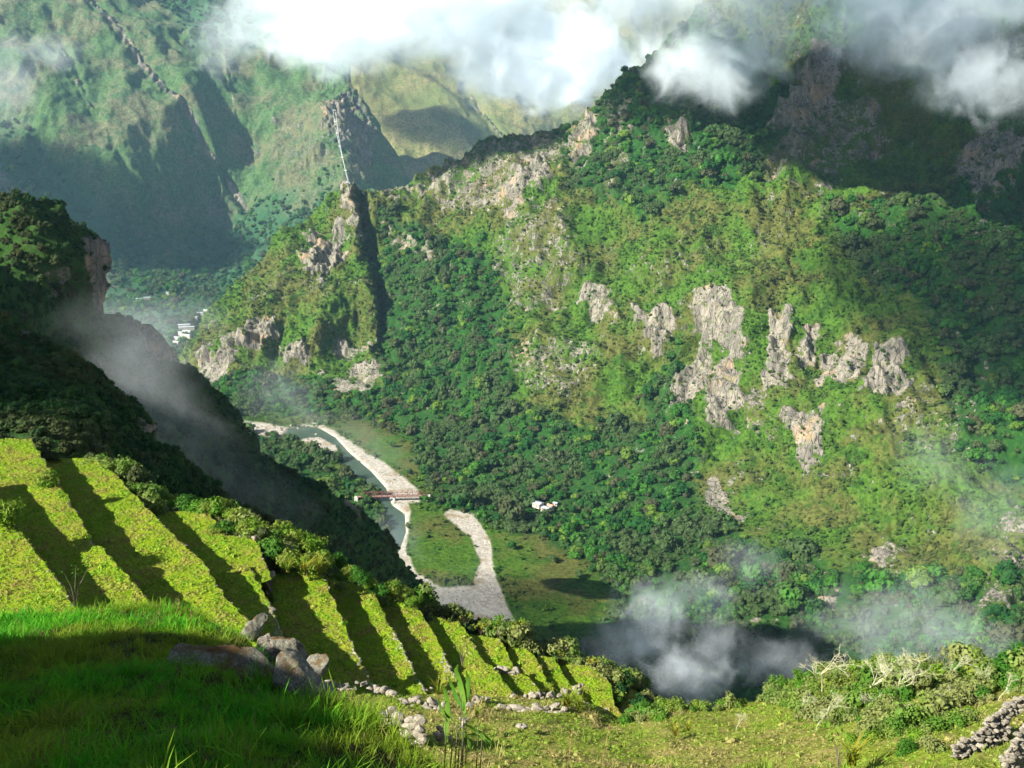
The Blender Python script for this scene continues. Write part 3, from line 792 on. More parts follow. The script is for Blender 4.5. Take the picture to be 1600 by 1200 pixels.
terr_tops = []
WALLBASE = np.array([0, 0, 0.0])
edge_labels = {
    "a": "uppermost terrace wall with a bushy shrub on its rim, nearest the dark crag", "b": "terrace wall with a round shrub growing half way along its rim",
    "c": "short wall continuing below the shrub terrace towards the bright grass bank", "d": "wall of the widest terrace, curving round its rounded far corner",
    "e": "terrace wall with bare pale coping stones ending behind the grey boulder", "f": "terrace wall with an inward notch filled by bushes and a white slab at its end",
    "g": "narrow terrace wall with a pale stone edge ending at the boulder cluster", "h": "long terrace wall below the white slab, stones bare at its lower end",
    "i": "long terrace wall with bare stones along its lower half beside the row of round stones", "j": "long straight wall whose end meets the bushy corner overlooking the gravel bed",
    "k": "short terrace wall above the small cross wall with white stones", "l": "short terrace wall below the small cross wall with white stones",
    "m": "narrow terrace wall beside the yellow leaved saplings", "o": "stub of terrace wall below the cluster of white stones",
    "p": "terrace wall two steps in from the lowest terrace", "q": "terrace wall directly above the lowest terrace", "r": "lowest terrace wall at the brink of the gorge",
}
for T in TERR:
    z = T["z"]; ns, nw = 70, 26
    e = resample(T["edge"], ns); E = PZ(e[:, 0], e[:, 1], z)
    iz = T.get("iz") or (-25.8 if T["n"] == "b" else z)
    ii = resample(T["inner"], 60); I = PZ(ii[:, 0], ii[:, 1], iz); I[:, 2] = z
    far = dict(b=[(-60, 684), (-60, 712)], d=[(74, 717)], f=[(246, 799)], h=[(432, 893), (404, 906)], i=[(510, 903)], j=[(592, 934)], k=[(668, 962)], m=[(734, 990)], p=[(796, 1010)], q=[(838, 1022)], r=[(880, 1040)]).get(T["n"])
    if far:
        fw_ = np.array([PZ(x, y, z) for x, y in far])
        k_ = int(np.argmin(np.linalg.norm(I - fw_[-1], axis=1))) if T["n"] == "b" else 2
        I = np.concatenate([fw_, I[k_:]])
    I = resample(I, ns)
    if T["n"] in "abcdefg":      # run on under the slope in front
        ext = lambda W: resample(np.concatenate([W, [W[-1] + (W[-1] - W[-9]) / np.linalg.norm(W[-1] - W[-9]) * 9]]), ns)
        if T["n"] in "aceg": E, I = ext(E), ext(I)
    tt = np.linspace(0, 1, nw)[:, None, None]
    G = E[None] * (1 - tt) + I[None] * tt
    wob = fbm(G / 1.3, 3) * 0.08 + fbm(G / 5.0, 2) * 0.16
    edgew = np.minimum(1, tt[..., 0] * 6)
    G[..., 2] += wob * (0.4 + 0.6 * edgew)
    G[0] += np.stack([fbm(E * 0.8, 3), fbm(E * 0.8 + 9, 3), np.zeros(ns)], -1) * 0.2
    T["G"] = G; T["E"] = G[0].copy(); T["I"] = I
    o = mesh_from("terrace_ground", G, grid_faces(nw, ns), M_TURF, True, None, "structure")
    terr_tops.append(dict(G=G))
    # retaining wall: runs round the far end and along the rim
    ring = np.concatenate([G[::-1, 0][:-1], G[0]])
    c = np.array([G[0, ns // 2, 0], G[0, ns // 2, 1], z])
    root = bpy.data.objects.new("terrace_wall", None); root.location = c.tolist(); root.empty_display_size = 0.5; col.objects.link(root)
    tag(root, edge_labels[T["n"]], "wall", "retaining walls of the terraces", "thing")
    cen = G.reshape(-1, 3).mean(0)
    out = ring - cen; out[:, 2] = 0; out /= np.linalg.norm(out, axis=1)[:, None]
    rows = [ring + [0, 0, -0.02], ring + out * 0.12 + [0, 0, -1.3], ring + out * 0.25 + [0, 0, -3.2]]
    mesh_from("wall_face", np.stack(rows) - c, grid_faces(3, len(ring)), M_WALL, False, None, None, root)
    # coping stones
    L = np.concatenate([[0], np.cumsum(np.linalg.norm(np.diff(T["E"], axis=0), axis=1))])
    s = 0.2; cnt = 0
    bare = {"e": 0.5, "g": 0.3, "h": 0.58, "i": 0.42, "j": 0.5, "k": 0.9, "m": 0.9, "p": 0.9}.get(T["n"], 1.1)
    while s < L[-1] - 0.1 and cnt < 130:
        fr = s / L[-1]
        x = np.array([np.interp(s, L, T["E"][:, q]) for q in range(3)])
        tn = T["E"][min(ns - 1, int(fr * ns) + 1)] - T["E"][max(0, int(fr * ns) - 1)]; tn[2] = 0; tn /= np.linalg.norm(tn) + 1e-9
        nr = np.array([-tn[1], tn[0], 0]); nr = nr if nr @ (cen - x) > 0 else -nr
        bb = fr > bare
        sz = RNG.uniform(0.12, 0.22)
        if in_view(x[None], 20)[0]:
            if bb or RNG.uniform() < 0.22:
                stone(x + nr * RNG.uniform(-0.02, 0.12) + [0, 0, (-0.06 if bb else -0.10)], sz, root); cnt += 1
            if bb:
                for q in range(RNG.integers(1, 4)):
                    stone(x + nr * RNG.uniform(0.15, 0.3 + 0.9 * sstep(bare, 1, fr)) + [0, 0, -0.09], sz * 0.9, root); cnt += 1
        s += sz * RNG.uniform(1.3, 1.9)

# ------------------------------------------------------------------ platform, rim slope and near lawn
fp_ctrl = [(1900, 985, 54), (1900, 1260, 36), (440, 1075, 52), (520, 1080, 56), (600, 1087, 57), (700, 1092, 58), (800, 1090, 59), (900, 1088, 60), (975, 1120, 59), (1050, 1102, 60), (1180, 1090, 61), (1250, 1060, 63), (1350, 1035, 63), (1500, 1030, 60), (1600, 1005, 58), (1690, 990, 57),
           (600, 1200, 38), (1000, 1200, 43), (1500, 1200, 37), (1300, 1200, 41), (800, 1140, 50), (1100, 1150, 51), (1300, 1130, 50), (1500, 1110, 48), (700, 1260, 33), (1200, 1260, 36), (1650, 1150, 42)]
_pf = depth_field(fp_ctrl)
M_FIELD = turf_mat("dry_meadow_turf", (0.150, 0.200, 0.022), (0.180, 0.200, 0.035), (0.240, 0.195, 0.070))
SH_PLAT = sheet("terrace_platform",
                [(400, 1062), (455, 1072), (520, 1082), (600, 1090), (700, 1092), (800, 1088), (880, 1082), (940, 1105), (975, 1124), (1000, 1112), (1050, 1106), (1110, 1110), (1180, 1097), (1215, 1075), (1250, 1062), (1300, 1058), (1345, 1042), (1400, 1036), (1450, 1042), (1560, 1040), (1600, 1020), (1700, 1000), (1900, 985)],
                [(400, 1290), (1900, 1290)], lambda Q: _pf(Q), 420, 110, M_FIELD, relief=[(0.35, 6, 'f'), (0.10, 1.5, 'f')], back=(5, 9))
lawn_ctrl = [(-700, 975, 13.0), (-700, 1200, 6.5), (-700, 1330, 4.8), (-350, 970, 13.2), (-350, 1200, 6.3), (-80, 968, 13.2), (0, 965, 13), (100, 955, 13), (200, 948, 13.2), (300, 968, 12.8), (400, 1000, 12), (450, 1060, 10.3), (500, 1085, 9.6), (560, 1120, 8.8), (620, 1155, 8.1), (700, 1230, 7.2), (300, 1100, 8.2), (0, 1100, 8.4), (0, 1200, 6.2), (300, 1200, 6.2), (500, 1200, 6.7), (300, 1300, 4.6), (0, 1300, 4.7), (700, 1300, 6.2)]
_lf = depth_field(lawn_ctrl)
SH_LAWN = sheet("lawn", [(-700, 975), (-90, 968), (0, 966), (100, 960), (200, 952), (260, 958), (320, 972), (370, 992), (410, 1030), (450, 1066), (500, 1086), (560, 1120), (620, 1155), (690, 1215), (740, 1262)],
                [(-700, 1330), (740, 1330)], lambda Q: _lf(Q), 420, 120, M_LAWNBASE, relief=[(0.10, 1.6, 'f'), (0.03, 0.4, 'f')], back=(3, 4))
# ground that falls away from the rim of the terraces into the gorge
rim = [(66, 690, -28.1), (110, 716, -30.3), (165, 726, -30.3), (205, 768, -30.3), (232, 790, -31.5), (300, 797, -32.4), (340, 812, -32.6), (345, 832, -32.6), (400, 842, -32.6), (420, 880, -33), (440, 893, -34.3), (505, 893, -34.7), (585, 918, -36.5), (650, 942, -37.9), (720, 971, -39),
       (781, 995, -39.8), (824, 1011, -40.4), (864, 1026, -41.1), (930, 1042, -41.9), (960, 1075, -42), (975, 1125, -42)]
R = np.array(rim, float); Rw = resample(np.concatenate([PZ(R[:, 0], R[:, 1], R[:, 2])], -1), 200)
tn = np.gradient(Rw, axis=0); nr = np.stack([tn[:, 1], -tn[:, 0], np.zeros(200)], -1); nr /= np.linalg.norm(nr, axis=1)[:, None]
nr = np.where((nr @ np.array([0.3, 1, 0]))[:, None] < 0, -nr, nr)
for _ in range(40): nr[1:-1] = (nr[:-2] + nr[2:] + nr[1:-1]) / 3
nr /= np.linalg.norm(nr, axis=1)[:, None]
rows = [Rw + nr * a + [0, 0, b] for a, b in [(-2.2, -3.2), (-0.6, -1.6), (0.3, -0.8), (1.6, -1.0), (3.0, -2.0), (5, -4.5), (8, -9), (14, -20), (26, -42)]]
G = np.stack(rows); G = G + nr[None] * (fbm(G / 3, 3) * 0.4)[..., None]
_tp = np.concatenate([T["G"][::2, ::2].reshape(-1, 3) for T in TERR])
for a_ in range(G.shape[0]):
    d2 = ((G[a_][:, None, :2] - _tp[None, :, :2]) ** 2).sum(-1)
    zt = np.where(d2 < 1.3 ** 2, _tp[None, :, 2], 1e9).min(1)
    G[a_][:, 2] = np.minimum(G[a_][:, 2], zt - 0.9)
SH_RIM = dict(G=G)
mesh_from("rim_slope", G, grid_faces(*G.shape[:2]), M_FIELD, True, None, "structure")

# unseen bank added behind the viewpoint, its crest shaped to shade the near lawn
def lawn_at(px, py): return P(px, py, _lf(np.array([px, py], float)))
crest = [lawn_at(x, y) + SUN * 13 for x, y in [(-650, 1002), (-80, 1001), (120, 999), (330, 1001), (440, 1030), (520, 1086), (620, 1152), (800, 1300)]]
crest = resample(np.array(crest), 60); crest[:, 2] += fbm(crest * 0.7, 3) * 0.15
rows = [crest + [0, 0, -9], crest, crest + np.array([-6, -5, 1.5]), crest + np.array([-30, -26, 4])]
mesh_from("shade_bank", np.stack(rows), grid_faces(4, 60), M_FIELD, False, None, "structure")

# the slope that carries lawn, platform and terraces, seen only past their edges
_sp = np.concatenate([SH_LAWN["G"][::14, ::20].reshape(-1, 3), SH_PLAT["G"][::14, ::20].reshape(-1, 3), np.array([T["E"][-1] for T in TERR[:8]]), np.array([T["I"][-1] for T in TERR[:8]]),
                      np.array([[0, 0, -1.9], [-12, -6, -1.6], [12, -6, -2.6], [25, 5, -9.0], [14, 12, -9.0], [-30, 0, -4.0], [-60, 30, -16.0], [45, 20, -18.0]])])
_sf = tps(_sp[:, :2] * 10, _sp[:, 2])
gx, gy = np.meshgrid(np.linspace(-75, 60, 110), np.linspace(-12, 80, 90))
gz = _sf(np.stack([gx, gy], -1) * 10) - 0.9
_cl = np.concatenate([SH_LAWN["G"][::2, ::3].reshape(-1, 3), SH_PLAT["G"][::2, ::3].reshape(-1, 3)] + [T["G"][::2, ::3].reshape(-1, 3) for T in TERR])
for a_ in range(90):
    d2 = (gx[a_][:, None] - _cl[None, :, 0]) ** 2 + (gy[a_][:, None] - _cl[None, :, 1]) ** 2
    gz[a_] = np.minimum(gz[a_], np.where(d2 < 2.0 ** 2, _cl[None, :, 2], 1e9).min(1) - 1.0)
gz = np.where(gy > 14, np.minimum(gz, np.where(gx > -8, -0.64, -0.57) * gy), gz)
gz = np.where((gx > -6) & (gy > 4), np.minimum(gz, -0.75 * gy), gz)
gz = gz - np.maximum(gy - 50, 0) * 1.2 - np.maximum(gx - 32, 0) * 0.5
_so = mesh_from("hillside_ground", np.stack([gx, gy, gz], -1), grid_faces(90, 110), M_FIELD, True, None, "structure")
SH_SIDE = dict(G=np.stack([gx, gy, gz], -1))

# ------------------------------------------------------------------ grass
def tuft(rng, n, h, w, spread, lean, segs=2):
    V, F = [], []
    for k in range(n):
        a = rng.uniform(0, 2 * math.pi); r = spread * math.sqrt(rng.uniform())
        b = np.array([r * math.cos(a), r * math.sin(a), 0]); hh = h * rng.uniform(0.5, 1.25); ww = w * rng.uniform(0.6, 1.3)
        d = rng.uniform(0, 2 * math.pi); ln = lean * rng.uniform(0.2, 1.4); side = np.array([-math.sin(d), math.cos(d), 0])
        o = len(V)
        for s in range(segs):
            t_ = s / segs
            c = b + np.array([math.cos(d), math.sin(d), 0]) * ln * hh * t_ ** 1.8 + [0, 0, hh * t_ * (1 - 0.25 * ln * t_)]
            q = ww * (1 - 0.55 * t_)
            V += [c - side * q, c + side * q]
        V.append(b + np.array([math.cos(d), math.sin(d), 0]) * ln * hh + [0, 0, hh * (1 - 0.25 * ln)])
        for s in range(segs - 1):
            F.append((o + 2 * s, o + 2 * s + 1, o + 2 * s + 3, o + 2 * s + 2))
        F.append((o + 2 * segs - 2, o + 2 * segs - 1, o + 2 * segs))
    return np.array(V), F
M_GRASS = leaf_mat("lawn_grass_blades", (0.030, 0.265, 0.005), (0.100, 0.320, 0.008), (0.175, 0.260, 0.014), 0.7, 0.45, 0.35)
M_DRY = leaf_mat("dry_grass_blades", (0.19, 0.17, 0.06), (0.14, 0.13, 0.03), (0.11, 0.06, 0.02), 0.9, 0.25, 0.2)
M_GCOV = leaf_mat("terrace_ground_cover", (0.155, 0.310, 0.014), (0.230, 0.345, 0.024), (0.290, 0.270, 0.060), 0.35, 0.3, 0.2)
_g = np.random.default_rng(21)
C_LAWN = source_coll("lawn_tuft", [mesh_only("tuft", *tuft(_g, 18, 0.090, 0.0026, 0.070, 0.8, 3), M_GRASS) for k in range(6)]
                     + [mesh_only("tuft", *tuft(_g, 8, 0.105, 0.0020, 0.06, 1.0, 3), M_DRY)])
def cover_clump(rng, n, s, m):
    d = rng.normal(size=(n, 3)); d[:, 2] = np.abs(d[:, 2]) * 0.9 + 0.2; d /= np.linalg.norm(d, axis=1)[:, None]
    c = d * rng.uniform(0.5, 1.0, n)[:, None] * [1, 1, 0.55]
    u = np.cross(d, rng.normal(size=(n, 3))); u /= np.linalg.norm(u, axis=1)[:, None]; v = np.cross(d, u)
    q = s * rng.uniform(0.6, 1.3, n)[:, None]
    V = np.stack([c - u * q, c - v * q * 0.6, c + u * q, c + v * q * 0.6], 1).reshape(-1, 3)
    return mesh_only("clump", V, np.arange(4 * n).reshape(n, 4), m)
C_COVER = source_coll("ground_cover_clump", [cover_clump(_g, 26, 0.28, M_GCOV) for k in range(5)])
M_MIX = leaf_mat("meadow_ground_cover", (0.150, 0.265, 0.020), (0.230, 0.290, 0.036), (0.300, 0.255, 0.090), 0.25, 0.3, 0.2)
C_MEAD = source_coll("meadow_clump", [cover_clump(_g, 22, 0.30, M_MIX) for k in range(4)] + [mesh_only("tuft", *tuft(_g, 14, 1.6, 0.07, 0.6, 0.6, 2), M_MIX) for k in range(2)])

# short cropped growth on the terraces
pts = []
for T in TERR:
    p, i, j = pick(dict(G=T["G"]), 0.55 + 0.45 * sstep(-0.4, 0.2, fbm(T['G'] / 0.8, 3)), 0.158, 31)
    pts.append(p[in_view(p, 20)])
pts = np.concatenate(pts)
scatter("terrace_grass", pts, _g.lognormal(math.log(0.082), 0.48, len(pts)), C_COVER, 5, seed=32)
print("terrace clumps", len(pts))
p, i, j = pick(SH_PLAT, np.ones(SH_PLAT["G"].shape[:2]) * (0.35 + 0.65 * sstep(-0.3, 0.3, fbm(SH_PLAT["G"] / 3, 3))), 0.21, 33)
p = p[in_view(p, 20)]
scatter("meadow_grass", p, _g.lognormal(math.log(0.095), 0.4, len(p)), C_MEAD, 6, seed=34)
print("meadow clumps", len(p))
LG = SH_LAWN["G"]
p, i, j = pick(SH_LAWN, 0.45 + 0.55 * sstep(-0.35, 0.15, fbm(LG / 0.5, 3)), 0.062, 35)
p = p[in_view(p, 320)]
dd = p[:, 1]
scatter("lawn_grass", p, _g.lognormal(math.log(1.0), 0.30, len(p)) * (0.8 + 0.5 * sstep(-0.2, 0.4, fbm(p / 0.9, 2))), C_LAWN, 7, tilt=0.25, seed=36)
print("lawn tufts", len(p))
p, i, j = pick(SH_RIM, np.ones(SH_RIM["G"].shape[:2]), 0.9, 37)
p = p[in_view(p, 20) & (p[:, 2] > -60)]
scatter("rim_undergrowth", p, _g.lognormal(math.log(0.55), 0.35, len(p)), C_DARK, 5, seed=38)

# ------------------------------------------------------------------ bushes
M_BUSH = leaf_mat("bush_leaves", (0.065, 0.175, 0.008), (0.130, 0.230, 0.014), (0.165, 0.210, 0.028), 0.5, 0.3, 0.4)
M_BUSHD = leaf_mat("dark_bush_leaves", (0.028, 0.115, 0.008), (0.065, 0.160, 0.012), (0.045, 0.135, 0.010), 0.5, 0.3, 0.4)
M_YEL = leaf_mat("yellow_green_blades", (0.190, 0.210, 0.012), (0.130, 0.200, 0.012), (0.220, 0.190, 0.020), 1.0, 0.35, 0.25)
M_TWIG = leaf_mat("twig_bark", (0.12, 0.09, 0.06), (0.16, 0.13, 0.09), (0.09, 0.07, 0.05), 2.0, 0.0, 0.3)
M_LICHEN = leaf_mat("lichen_crusted_bark", (0.38, 0.35, 0.22), (0.28, 0.27, 0.16), (0.42, 0.42, 0.28), 3.0, 0.0, 0.3)
M_TRUNK = leaf_mat("tree_bark", (0.16, 0.13, 0.10), (0.20, 0.17, 0.13), (0.12, 0.10, 0.08), 0.5, 0.0, 0.3)

def tube(pts, rad, sides=6):
    pts = np.asarray(pts, float); n = len(pts)
    rad = np.broadcast_to(np.asarray(rad, float), (n,))
    V = []
    for k in range(n):
        t_ = pts[min(k + 1, n - 1)] - pts[max(k - 1, 0)]; t_ /= np.linalg.norm(t_) + 1e-9
        a = np.cross(t_, [0.3, 0.2, 0.9] if abs(t_[2]) < 0.95 else [1, 0, 0]); a /= np.linalg.norm(a); b = np.cross(t_, a)
        for s in range(sides):
            g = 2 * math.pi * s / sides
            V.append(pts[k] + (a * math.cos(g) + b * math.sin(g)) * rad[k])
    F = [(k * sides + s, k * sides + (s + 1) % sides, (k + 1) * sides + (s + 1) % sides, (k + 1) * sides + s) for k in range(n - 1) for s in range(sides)]
    F += [tuple(range(sides))[::-1], tuple((n - 1) * sides + s for s in range(sides))]
    return V, F
class Join:
    def __init__(s): s.V, s.F = [], []
    def add(s, V, F):
        o = len(s.V); s.V += [list(map(float, v)) for v in V]; s.F += [tuple(int(i) + o for i in f) for f in F]
    def box(s, c, h, rz=0.0):
        c, h = np.array(c, float), np.array(h, float); ca, sa = math.cos(rz), math.sin(rz)
        V = []
        for x in (-1, 1):
            for y in (-1, 1):
                for z in (-1, 1):
                    p = np.array([x, y, z]) * h; V.append([p[0] * ca - p[1] * sa + c[0], p[0] * sa + p[1] * ca + c[1], p[2] + c[2]])
        s.add(V, [(0, 1, 3, 2), (4, 6, 7, 5), (0, 4, 5, 1), (2, 3, 7, 6), (0, 2, 6, 4), (1, 5, 7, 3)])
    def bar(s, a, b, r, sides=4): s.add(*tube([a, b], r, sides))
    def obj(s, name, mat, parent=None, smooth=False): return mesh_from(name, s.V, s.F, mat, smooth, None, None, parent)

def limb_mesh(rng, n, h, r0, spread=0.5):
    J = Join()
    for k in range(n):
        a = rng.uniform(0, 2 * math.pi); s = spread * rng.uniform(0.3, 1.0)
        p = [np.array([0, 0, -0.15 * h])]; 
        for q in range(1, 5):
            f = q / 4
            p.append(np.array([math.cos(a) * s * f ** 1.3, math.sin(a) * s * f ** 1.3, h * f]) + rng.normal(0, 0.03, 3) * h)
        J.add(*tube(p, np.linspace(r0, r0 * 0.3, 5), 5))
    return J
def bush_kind(seed, mat, n=1500, size=0.06, lumps=10, flat=0.85, core=0.62):
    rng = np.random.default_rng(seed)
    V, F, L = crown_geo(rng, n, size, lumps, flat)
    V, F = add_core(V, F, L, core)
    fol = mesh_only("bush_foliage", V, F, mat)
    J = limb_mesh(rng, 6, 0.6, 0.035, 0.45); st = mesh_only("bush_stems", J.V, J.F, M_TWIG)
    return fol, st
BUSH = {"green": [bush_kind(s, M_BUSH) for s in (1, 2, 3, 4)], "dark": [bush_kind(s, M_BUSHD) for s in (5, 6, 7)]}
def thing(name, label, cat, loc, group=None, rz=0.0, scale=1.0):
    o = bpy.data.objects.new(name, None); o.location = [float(v) for v in loc]; o.rotation_euler = (0, 0, rz)
    o.scale = scale if hasattr(scale, "__len__") else (scale,) * 3; o.empty_display_size = 0.3
    col.objects.link(o); tag(o, label, cat, group, "thing"); return o
def part(name, mesh, parent, loc=(0, 0, 0)):
    o = bpy.data.objects.new(name, mesh); o.location = loc; col.objects.link(o); o.parent = parent; return o
def bush(loc, r, kind, label, group, rng=np.random.default_rng(77), name="bush"):
    fol, st = BUSH[kind][rng.integers(0, len(BUSH[kind]))]
    t_ = thing(name, label, "bush", loc, group, rng.uniform(0, 6.28), (r * rng.uniform(0.9, 1.2), r * rng.uniform(0.9, 1.2), r * rng.uniform(0.8, 1.15)))
    part("foliage", fol, t_); part("stems", st, t_)
    return t_
_rimb = []
RIMG = "green bushes crowding the outer rim of the terraces"
for x, y, d, px, kd in [(240, 790, 92, 26, "green"), (262, 788, 90, 22, "green"), (290, 792, 89, 26, "dark"), (318, 796, 88, 24, "green"), (345, 800, 88, 30, "green"), (372, 806, 87, 24, "green"), (352, 826, 84, 22, "dark"), (338, 832, 83, 14, "green"),
                        (392, 826, 84, 24, "green"), (412, 838, 84, 26, "green"), (440, 836, 86, 28, "green"), (430, 862, 80, 24, "dark"), (462, 848, 85, 32, "green"), (488, 858, 85, 28, "green"), (452, 880, 79, 22, "green"), (480, 886, 79, 24, "green"),
                        (508, 882, 80, 24, "green"), (530, 880, 82, 18, "dark"), (545, 896, 80, 18, "green"), (560, 905, 79, 18, "dark"), (578, 912, 79, 16, "green"), (596, 922, 79, 16, "dark"), (612, 925, 80, 20, "green"), (630, 930, 80, 18, "green"), (646, 942, 79, 14, "green"),
                        (232, 780, 95, 14, "dark"), (210, 742, 104, 12, "dark")]:
    _b = bush(P(x, y + px * 0.45, d), px / FPX * d * 1.08, kd, "rounded green bush in the thicket along the outer rim of the terraces" if kd == "green" else "darker leafy bush in the thicket along the outer rim of the terraces", RIMG); _rimb.append((_b, x, y))
by_landmark(_rimb, [("the round shrub beside the widest terrace", 170, 740), ("the notched terrace", 345, 820), ("the white slab", 419, 902), ("the corner over the gravel bed", 640, 935), ("the long terrace's far end", 545, 905)], "leafy rim bush, %s to %s")
for _b, x, y in _rimb: _b["label"] = _b["label"].replace("leafy rim bush", "leafy bush on the terrace rim").replace("the round shrub beside the widest terrace", "the widest terrace's rounded corner")
bush(PZ(82, 760, -28.1), 1.15, "green", "spiky round shrub alone on a terrace rim beside the widest terrace", None)
bush(PZ(12, 826, -25.8), 1.75, "green", "spreading leafy shrub at the edge of the picture on the uppermost terrace", None)
for x, y, z, s in [(190, 830, -30.3, 0.35), (455, 940, -34.5, 0.3), (425, 985, -34.5, 0.35)]: pass
_plb = []
PLG = "shrubs in the scrub belt along the platform's far edge"
rb = np.random.default_rng(91)
spots = [(1005, 1118, 26, "dark"), (1050, 1112, 24, "green"), (1085, 1106, 22, "green"), (1030, 1128, 20, "green"), (1128, 1104, 16, "green"), (1160, 1100, 12, "green"), (1225, 1090, 22, "green"), (1262, 1078, 26, "green"), (1300, 1078, 30, "green"),
         (1350, 1068, 36, "green"), (1398, 1060, 42, "green"), (1430, 1072, 32, "green"), (1470, 1062, 30, "green"), (1500, 1060, 30, "dark"), (1535, 1058, 34, "green"), (1568, 1058, 36, "dark"), (1600, 1045, 52, "dark"), (1585, 1075, 30, "dark"),
         (1280, 1105, 26, "green"), (1325, 1100, 30, "green"), (1370, 1100, 30, "green"), (1410, 1098, 32, "dark"), (1450, 1098, 28, "green"), (1495, 1092, 28, "green"), (1535, 1092, 26, "dark"), (1300, 1130, 22, "green"), (1345, 1128, 22, "green"),
         (1390, 1126, 26, "green"), (1430, 1128, 24, "green"), (1475, 1122, 26, "dark"), (1510, 1120, 20, "green"), (1250, 1128, 16, "green"), (975, 1128, 16, "dark"), (1440, 1158, 24, "green"), (1410, 1172, 26, "dark"), (1460, 1152, 18, "green"), (1490, 1140, 16, "dark"),
         (1365, 1158, 20, "green"), (1330, 1160, 16, "green")]
for x, y, px, kd in spots:
    d = float(_pf(np.array([x, y], float)))
    _b = bush(P(x, y + px * 0.45, d), px / FPX * d * 1.05, kd, "yellow green shrub in the scrub belt past the grassy platform" if kd == "green" else "deep green shrub in the scrub belt past the grassy platform", PLG); _plb.append((_b, x, y))

by_landmark(_plb, [("the corner of the lowest terrace", 985, 1120), ("the bright grass bank above the meadow", 1200, 1100), ("the highest lichened branches", 1290, 1070), ("the tall twisted branches", 1370, 1080), ("the dark tree at the picture's edge", 1590, 1050), ("the curved stone wall", 1520, 1130), ("the bright arching blades", 1400, 1160)], "shrub in the scrub belt, %s to %s")
M_UND = leaf_mat("scrub_belt_leaves", (0.060, 0.150, 0.012), (0.140, 0.210, 0.030), (0.180, 0.200, 0.060), 0.35, 0.3, 0.35)
_um = []
for k in range(5):
    V, F, L = crown_geo(_g, 420, 0.085, 7, 0.75); V, F = add_core(V, F, L, 0.55); _um.append(mesh_only("undergrowth", V, F, M_UND))
C_UND = source_coll("undergrowth_source", _um)
_w = sstep(6, -14, poly_sd(SH_PLAT["Q"], [(960, 1090), (1160, 1085), (1240, 1050), (1700, 960), (1700, 1110), (1590, 1092), (1545, 1112), (1530, 1140), (1470, 1172), (1380, 1165), (1270, 1140), (1230, 1115), (1180, 1098), (1060, 1122), (985, 1128)]) + 14 * fbm(SH_PLAT["G"] / 4, 3))
p, i, j = pick(SH_PLAT, _w, 0.85, 39)
p = p[in_view(p, 40)]
_s = _g.lognormal(math.log(0.62), 0.4, len(p)); p[:, 2] -= _s * 0.15
scatter("scrub_undergrowth", p, _s, C_UND, 5, seed=40)
_rw = np.zeros(SH_RIM["G"].shape[:2]); _rw[2:5] = 1
p, i, j = pick(SH_RIM, _rw, 1.0, 43)
p = p[in_view(p, 20)]; _s = _g.lognormal(math.log(0.85), 0.35, len(p))
scatter("rim_thicket", p, _s, C_UND, 5, seed=44)

# lichen covered leafless branches standing out of the scrub
def branch_tree(rng, h, r0, depth=4, spread=0.7, kids=3):
    J = Join()
    def grow(p, d, ln, r, k):
        pts_ = [p]; q = p; dd = d
        for s in range(4):
            dd = dd + rng.normal(0, 0.16, 3); dd /= np.linalg.norm(dd); q = q + dd * ln / 4; pts_.append(q)
        J.add(*tube(pts_, np.linspace(r, r * 0.62, 5), 5))
        if k == 0: return
        for c in range(kids if k > 1 else kids + 1):
            nd = dd + rng.normal(0, spread, 3); nd[2] = abs(nd[2]) * 0.8 + 0.1; nd /= np.linalg.norm(nd)
            st_ = pts_[rng.integers(2, 5)]
            grow(st_, nd, ln * rng.uniform(0.45, 0.8), r * 0.6, k - 1)
    grow(np.zeros(3), np.array([rng.normal(0, 0.25), rng.normal(0, 0.2), 1.0]), h * 0.42, r0, depth)
    return J
BR = [branch_tree(np.random.default_rng(300 + k), 1.0, 0.012, 5, 0.75, 3) for k in range(4)]
BRM = [mesh_only("branches", j.V, j.F, M_LICHEN) for j in BR]
br_spots = [(1284, 1080, 62, "pale lichen covered branches rising highest against the mist"), (1345, 1088, 78, "tall twisted lichen covered branches beside the rounded bush"), (1398, 1092, 56, None), (1445, 1068, 44, None), (1482, 1062, 38, None),
            (1300, 1108, 30, None), (1520, 1078, 36, None), (1368, 1112, 30, None), (1275, 1138, 44, "dense tangle of bleached twigs low at the edge of the meadow"), (1150, 1138, 26, None), (1255, 1120, 30, None), (1470, 1106, 34, None), (1560, 1092, 30, None), (1420, 1122, 24, None), (1385, 1075, 40, None)]
_dead = []
for n_, (x, y, px, lb) in enumerate(br_spots):
    d = float(_pf(np.array([x, y], float))) - 0.8
    t_ = thing("dead_shrub", lb or "pale leafless lichen covered shrub poking out of the scrub", "dead shrub", P(x, y + 2, d), "leafless lichen covered shrubs", n_ * 1.7, px / FPX * d * 1.75)
    part("branches", BRM[n_ % 4], t_)
    if lb is None: _dead.append((t_, x, y))

by_landmark(_dead, [("the highest lichened branches", 1284, 1080), ("the tall twisted branches", 1345, 1088), ("the curved stone wall", 1545, 1120), ("the tangle of bleached twigs", 1265, 1138)], "pale leafless lichen covered shrub, %s to %s")
